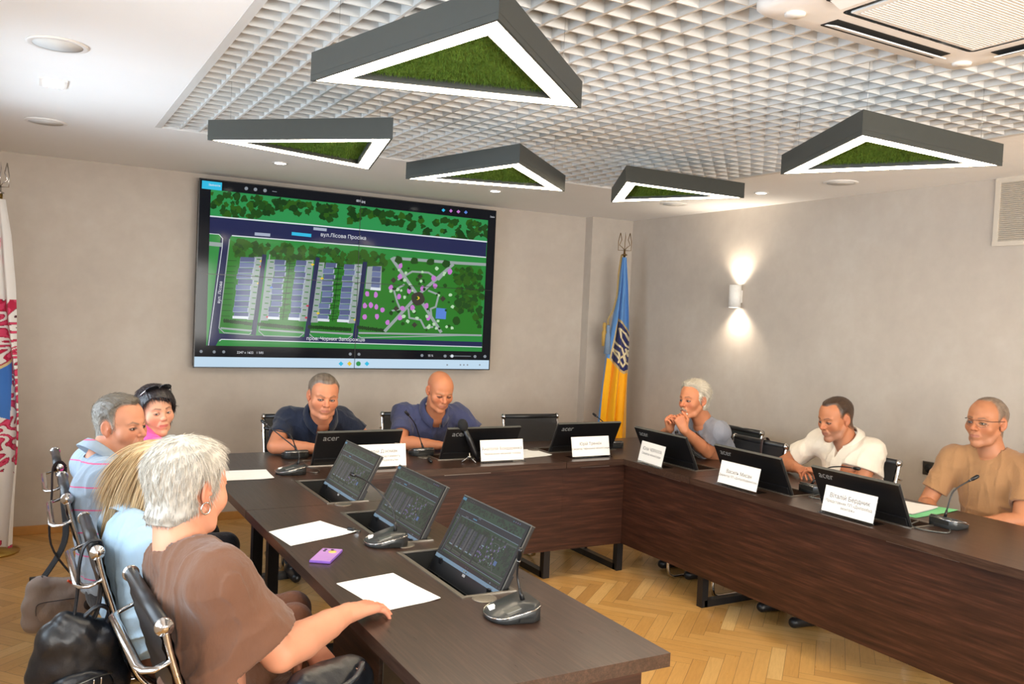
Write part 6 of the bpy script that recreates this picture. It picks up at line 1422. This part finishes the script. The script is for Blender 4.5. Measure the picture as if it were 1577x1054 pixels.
def finial(root, loc, sc, mat):
    b = MB(); b.X = Matrix.Translation(loc) @ Matrix(((RV[0], NV[0], 0, 0), (RV[1], NV[1], 0, 0), (0, 0, 1, 0), (0, 0, 0, 1))) @ Matrix.Scale(sc, 4)
    r = 0.0035
    b.tube([(0, 0, 0.02), (0, 0, 0.09), (0.004, 0, 0.15), (0, 0, 0.20), (-0.004, 0, 0.15), (0, 0, 0.09)], r, 6)
    for q in (-1, 1):
        b.tube([(q*0.045, 0, 0.185), (q*0.062, 0, 0.10), (q*0.060, 0, 0.02), (0, 0, 0.02)], r, 6); b.tube([(q*0.045, 0, 0.185), (q*0.030, 0, 0.12), (q*0.050, 0, 0.07), (q*0.018, 0, 0.045), (0, 0, 0.02)], r, 6)
    b.lathe([(0.010, -0.05), (0.012, -0.03), (0.028, -0.026), (0.028, -0.018), (0.010, -0.012), (0.008, 0.02)], n=18)
    return b.build('trident_finial', mat, root)
def flag_blue():
    root = thing('ukrainian_flag', 'furled blue and yellow flag with trident shield in the far corner', 'flag', (-0.30, -0.40, 0))
    b = MB(); b.lathe([(0.16, 0.0), (0.16, 0.012), (0.05, 0.03), (0.02, 0.05), (0.016, 0.06), (0.0135, 2.2)], n=20); b.build('pole', MAT['gold'], root)
    finial(root, (0, 0, 2.245), 0.95, simple('aged_brass', '#7a5f38', 0.4, 0.7))
    zz = [2.20, 1.95, 1.60, 1.36, 1.05, 0.62, 0.4]; ww = [0.022, 0.045, 0.080, 0.105, 0.118, 0.130, 0.132]; cc = [0.0, 0.004, -0.008, -0.020, -0.028, -0.036, -0.04]
    iw = lambda z: np.interp(-z, [-q for q in zz], ww); ic = lambda z: np.interp(-z, [-q for q in zz], cc)
    blue, yel = vec(*srgb('#5f92cc')), vec(*srgb('#ffb90c')); navy, gold, gold2 = vec(*srgb('#232a66')), vec(*srgb('#cdb27c')), vec(*srgb('#ece0bd'))
    shield = [(200, 352), (250, 395), (300, 455), (328, 520), (328, 940), (290, 962), (240, 930), (120, 800), (135, 700), (160, 560), (178, 430)]
    inner = [(203, 385), (250, 425), (298, 480), (326, 545), (326, 905), (288, 932), (245, 905), (142, 790), (152, 705), (178, 560), (192, 450)]
    strokes = [[(215, 465), (235, 560), (300, 650), (325, 668)], [(215, 465), (290, 520), (325, 590)], [(160, 590), (200, 640), (255, 680), (285, 760), (300, 810)], [(145, 690), (205, 770), (275, 880), (300, 840)], [(160, 690), (215, 730), (235, 790), (215, 830)], [(325, 700), (280, 760), (235, 790)], [(300, 690), (322, 760)], [(275, 770), (300, 830), (325, 850)]]
    def inside(poly, X, Y):
        r = np.zeros(X.shape, bool); n = len(poly)
        for i in range(n):
            (x0, y0), (x1, y1) = poly[i], poly[(i+1) % n]; c = ((y0 > Y) != (y1 > Y)) & (X < (x1-x0)*(Y-y0)/(y1-y0+1e-9)+x0); r ^= c
        return r
    def colour(S_, Z_, x):
        # emblem sheet: 1 unit = 0.82 mm, laid on the cloth
        cx = 228+x/0.00082+8; cy = 352+(1.655-Z_)/0.00082+0*S_
        split = 1.26-0.045*S_; c = np.where((Z_ > split)[..., None], blue, yel)
        c = np.where(((S_ < -0.86) & (Z_ <= split))[..., None], blue*0.9, c)
        c = np.where(inside(shield, cx, cy)[..., None], gold, c); inn = inside(inner, cx, cy); c = np.where(inn[..., None], navy, c)
        for st in strokes:
            d = np.full(cx.shape, 1e9)
            for (x0, y0), (x1, y1) in zip(st, st[1:]):
                L = (x1-x0)**2+(y1-y0)**2; t = np.clip(((cx-x0)*(x1-x0)+(cy-y0)*(y1-y0))/L, 0, 1); d = np.minimum(d, np.hypot(cx-x0-t*(x1-x0), cy-y0-t*(y1-y0)))
            c = np.where(((d < 11) & inn)[..., None], gold, c); c = np.where(((d < 7) & inn)[..., None], gold2, c)
        return c
    flag_cloth(root, (-0.30, -0.40, 0), 2.20, 0.45, iw, ic, colour, 2.6, N=170, Mz=620, amp=0.055)
    P = [vec(-0.30, -0.40, 2.22)+RV*-0.03+NV*0.02, vec(-0.30, -0.40, 2.05)+RV*-0.05+NV*0.03, vec(-0.30, -0.40, 1.85)+RV*-0.055+NV*0.03, vec(-0.30, -0.40, 1.72)+RV*-0.085+NV*0.04, vec(-0.30, -0.40, 1.64)+RV*-0.125+NV*0.04, vec(-0.30, -0.40, 1.58)+RV*-0.125+NV*0.045]
    o = vec(*root.location); b = MB(); b.tube([tuple(p-o) for p in P], 0.0055, 8); b.tube([tuple(p-o+RV*0.008) for p in P], 0.0035, 8); b.build('cord', simple('gold_cord', '#a58d5a', 0.6, bump=0.5), root)
    for k, (dx, c1, zt, zb) in enumerate(((-0.118, '#7d93ae', 1.56, 1.33), (-0.150, '#c09a50', 1.58, 1.40))):
        b = MB(); q = vec(-0.30, -0.40, 0)+RV*dx+NV*(0.05-0.02*k)-o; b.lathe([(0.010, zt+0.03), (0.016, zt+0.02), (0.016, zt-0.02), (0.012, zt-0.03), (0.022, zt-0.06), (0.030 if k == 0 else 0.018, zb), (0.001, zb)], c=(q[0], q[1], 0), n=18); b.build('tassel', simple('tassel_%d' % k, c1, 0.8, nscale=200, namt=0.3), root)
flag_blue()
def flag_red():
    root = thing('embroidered_flag', 'furled white flag with red floral embroidery at the left edge', 'flag', (-5.12, -0.40, 0))
    b = MB(); b.lathe([(0.16, 0.0), (0.16, 0.012), (0.05, 0.03), (0.02, 0.05), (0.018, 0.06), (0.016, 2.26)], n=20); b.build('pole', MAT['gold'], root)
    finial(root, (0, 0, 2.28), 0.9, MAT['chrome'])
    zz = [2.22, 2.0, 1.7, 1.2, 0.8, 0.05]; ww = [0.030, 0.075, 0.11, 0.150, 0.165, 0.155]
    iw = lambda z: np.interp(-z, [-q for q in zz], ww); ic = lambda z: z*0.0+0.005
    white, red, dark, pink, blue = (vec(*srgb(c)) for c in ('#eae6e2', '#b81f45', '#4a1020', '#d8456c', '#3f78c8'))
    def colour(S_, Z_, x):
        P = np.stack([x*1.0, Z_, Z_*0], -1); n = vnoise(P, 34, 21); n2 = vnoise(P, 70, 22); n3 = vnoise(P, 20, 23); rad = np.sin(n*9+n2*3)
        band = ((Z_ < 1.98) & (Z_ > 1.74) & (x < 0.03)) | ((Z_ < 1.60) & (Z_ > 1.12)) | ((Z_ < 1.12) & (Z_ > 0.86) & (x > 0.10)) | ((Z_ < 0.86) & (Z_ > 0.52)) | (Z_ < 0.09)
        m = band & (rad > -0.15); c = np.where(m[..., None], red, white); c = np.where((m & (rad > 0.75))[..., None], pink, c); c = np.where((band & (np.abs(rad+0.15) < 0.10) & (n3 > 0))[..., None], dark, c)
        bl = (x < 0.105) & (Z_ < 1.12+x*1.1) & (Z_ > 0.90-x*0.5); c = np.where(bl[..., None], blue, c); c = np.where((bl & (Z_ > 1.10+x*1.1))[..., None], vec(*srgb('#d8c890')), c); return c
    flag_cloth(root, (-5.12, -0.40, 0), 2.22, 0.05, iw, ic, colour, 2.1, N=150, Mz=560, amp=0.06, seed=2.0)
flag_red()

# ------------------------------------------------------------------ bags
def blob_mesh(name, s, lo, hi, h, mat, parent, mods=(), cols=None):
    G, g0, h_ = s.grid(lo, hi, h, mods); V, F = nets(G, g0, h_); V = relax(V, F, 1); return np_mesh(name, V-vec(*parent.location), F, mat, cols(V) if cols else None, parent)
def strap(name, pts, w, mat, parent, flat=0.22):
    P = [Vector(p) for p in pts]; Q = []
    for i in range(len(P)-1):
        p0, p1, p2, p3 = P[max(i-1, 0)], P[i], P[i+1], P[min(i+2, len(P)-1)]
        for k in range(6): s = k/6; Q.append(0.5*((2*p1)+(p2-p0)*s+(2*p0-5*p1+4*p2-p3)*s*s+(3*p1-p0-3*p2+p3)*s**3))
    Q.append(P[-1]); o = Vector(parent.location); b = MB(); b.tube([q-o for q in Q], w, 8, flat=flat); return b.build(name, mat, parent)
MAT['taupe_fabric'] = cloth_mat('taupe_canvas', '#a39389', '#8d7f77', weave=500)
MAT['webbing'] = simple('black_webbing', '#1d1b1d', 0.8, nscale=300, namt=0.3)
MAT['dark_trim'] = simple('plum_black_trim', '#2b2529', 0.6)
MAT['orange'] = simple('orange_cord', '#e4502a', 0.5)
root = thing('shoulder_bag', 'taupe canvas shoulder bag with orange zip pulls hanging from the far chair', 'bag', (-4.82, -2.67, 0.37))
c = vec(-4.82, -2.67, 0.37); fy = rotm(D_(-75)); 
def bl(x, y, z): return tuple(c+fy @ vec(x, y, z))
s = SDF()
for a, b_, r in (((-0.09, 0, -0.07), (0.09, 0, -0.07), 0.042), ((-0.085, 0, 0.01), (0.09, 0, 0.0), 0.045), ((-0.08, 0.0, 0.06), (0.08, 0, 0.085), 0.028), ((-0.09, 0, -0.07), (-0.085, 0, 0.04), 0.042), ((0.09, 0, -0.07), (0.085, 0, 0.07), 0.038)): s.cap(bl(*a), bl(*b_), r, r, 0.03)
s.ell(bl(0.0, 0, -0.02), (0.11, 0.045, 0.09), fy, 0.02)
cr = lambda G, X, Y, Z: G-0.0035*vnoise(np.stack([X, Y, Z], -1), 50, 3)
blob_mesh('bag_body', s, c-0.18, c+0.18, 0.0045, MAT['taupe_fabric'], root, (cr,))
s = SDF(); s.ell(bl(0.02, 0.038, -0.03), (0.075, 0.022, 0.055), fy, 0.01); blob_mesh('front_pocket', s, c-0.15, c+0.15, 0.004, MAT['taupe_fabric'], root, (cr,))
s = SDF(); s.ell(bl(-0.10, 0.012, -0.02), (0.030, 0.040, 0.050), fy, 0.01); blob_mesh('side_pocket', s, c-0.16, c+0.16, 0.004, MAT['dark_trim'], root)
strap('pocket_trim', [bl(-0.05, 0.052, 0.015), bl(0.02, 0.063, 0.022), bl(0.09, 0.048, 0.015), bl(0.095, 0.045, -0.03)], 0.005, MAT['dark_trim'], root)
for p, q in (((-0.06, 0.045, 0.065), (-0.02, 0.05, 0.095)), ((-0.065, 0.050, -0.10), (-0.060, 0.052, -0.05))): strap('zip_pull', [bl(*p), bl((p[0]+q[0])/2, p[1]+0.005, (p[2]+q[2])/2), bl(*q)], 0.005, MAT['orange'], root, 1.0)
strap('shoulder_strap', [bl(-0.075, 0, 0.07), (-4.850, -2.63, 0.60), (-4.850, -2.56, 0.80), (-4.848, -2.53, 0.90), (-4.827, -2.515, 0.924), (-4.805, -2.50, 0.90)], 0.014, MAT['webbing'], root)
strap('far_strap', [bl(0.085, 0, 0.07), (-4.80, -2.61, 0.60), (-4.805, -2.53, 0.78), (-4.805, -2.49, 0.90)], 0.018, MAT['webbing'], root)
for x in (-0.078, 0.085): b = MB(); b.X = Matrix.Translation(Vector(bl(x, 0.0, 0.10))-Vector(c)); b.box((0, 0, 0), (0.05, 0.018, 0.035), bev=0.004); b.build('buckle', MAT['black_plastic'], root)

root = thing('backpack', 'shiny black leather backpack hanging from the blond woman’s chair', 'bag', (-4.815, -3.86, 0.575))
c = vec(-4.815, -3.86, 0.575); fy = rotm(D_(-80), 0.25, 0.12)
s = SDF(); s.ell(bl(0, 0, -0.03), (0.130, 0.062, 0.135), fy, 0.03); s.cap(bl(-0.075, 0, 0.05), bl(0.06, 0, 0.09), 0.045, 0.035, 0.04); s.cap(bl(-0.10, 0.01, -0.12), bl(0.10, 0.01, -0.12), 0.05, 0.05, 0.04); s.cap(bl(-0.02, 0, 0.10), bl(0.02, -0.01, 0.135), 0.035, 0.022, 0.03)
cr2 = lambda G, X, Y, Z: G-0.007*np.abs(vnoise(np.stack([X, Y, Z], -1), 26, 8))-0.002*vnoise(np.stack([X, Y, Z], -1), 80, 9)
blob_mesh('bag_body', s, c-0.24, c+0.22, 0.0048, MAT['bag_leather'], root, (cr2,))
s = SDF(); s.ell(bl(0.01, 0.062, -0.08), (0.095, 0.030, 0.070), fy, 0.02); blob_mesh('front_pocket', s, c-0.22, c+0.2, 0.0048, MAT['bag_leather'], root, (cr2,))
strap('pocket_zip', [bl(-0.085, 0.075, -0.035), bl(-0.02, 0.095, -0.018), bl(0.07, 0.09, -0.04)], 0.005, MAT['satin'], root)
for x in (-0.05, -0.03): strap('zip_pull', [bl(x, 0.098, -0.022), bl(x+0.004, 0.104, -0.045), bl(x+0.006, 0.102, -0.062)], 0.0055, MAT['chrome'], root, 0.5)
strap('top_handle', [bl(-0.03, 0, 0.13), bl(-0.07, 0, 0.155), bl(-0.10, 0, 0.13), bl(-0.09, 0, 0.09)], 0.011, MAT['bag_leather'], root, 0.6)
strap('hanging_strap', [bl(0.0, 0.0, 0.12), (-4.815, -3.885, 0.77), (-4.812, -3.895, 0.86), (-4.800, -3.895, 0.915), (-4.775, -3.89, 0.928), (-4.752, -3.885, 0.90), (-4.765, -3.88, 0.70), bl(0.03, -0.02, 0.10)], 0.010, MAT['bag_leather'], root, 0.5)

root = thing('handbag', 'crumpled black leather handbag on the lap of the silver haired woman', 'bag', (-4.26, -4.54, 0.625))
c = vec(-4.26, -4.54, 0.625); fy = rotm(D_(-60))
s = SDF(); s.ell(bl(0, 0, 0.0), (0.125, 0.085, 0.085), fy, 0.03); s.cap(bl(-0.09, 0, 0.03), bl(0.08, 0, 0.055), 0.055, 0.05, 0.04); s.cap(bl(0.05, 0.05, -0.02), bl(0.10, 0.03, -0.05), 0.05, 0.05, 0.04)
blob_mesh('bag_body', s, c-0.2, c+0.2, 0.0048, MAT['bag_leather'], root, (cr2,))
strap('handle', [bl(-0.07, 0.03, 0.075), bl(-0.05, 0.07, 0.10), bl(0.0, 0.09, 0.085), bl(0.05, 0.08, 0.07)], 0.009, MAT['bag_leather'], root, 0.7)
for p in ((-0.06, 0.055, 0.080), (0.045, 0.082, 0.072)): b = MB(); b.X = Matrix.Translation(Vector(bl(*p))-Vector(c)); b.lathe([(0.011, -0.003), (0.013, 0), (0.011, 0.003)], n=16); b.build('ring_fitting', MAT['chrome'], root)

root = thing('messenger_bag', 'black bag with a brown strap hung on the back of the empty right row chair', 'bag', (-0.80, -2.62, 0.80))
c = vec(-0.80, -2.62, 0.80); fy = rotm(D_(0))
s = SDF(); s.ell(bl(0, 0.03, 0.0), (0.13, 0.035, 0.10), fy, 0.03); s.cap(bl(-0.10, 0.03, 0.08), bl(0.10, 0.03, 0.07), 0.028, 0.028, 0.03)
blob_mesh('bag_body', s, c-0.2, c+0.2, 0.006, MAT['leather'], root)
strap('shoulder_strap', [bl(0.06, 0.05, 0.06), bl(0.075, 0.0, 0.125), bl(0.078, -0.03, 0.128), bl(0.08, -0.055, 0.10), bl(0.08, -0.06, -0.05)], 0.012, simple('brown_strap', '#3a2a26', 0.5), root)
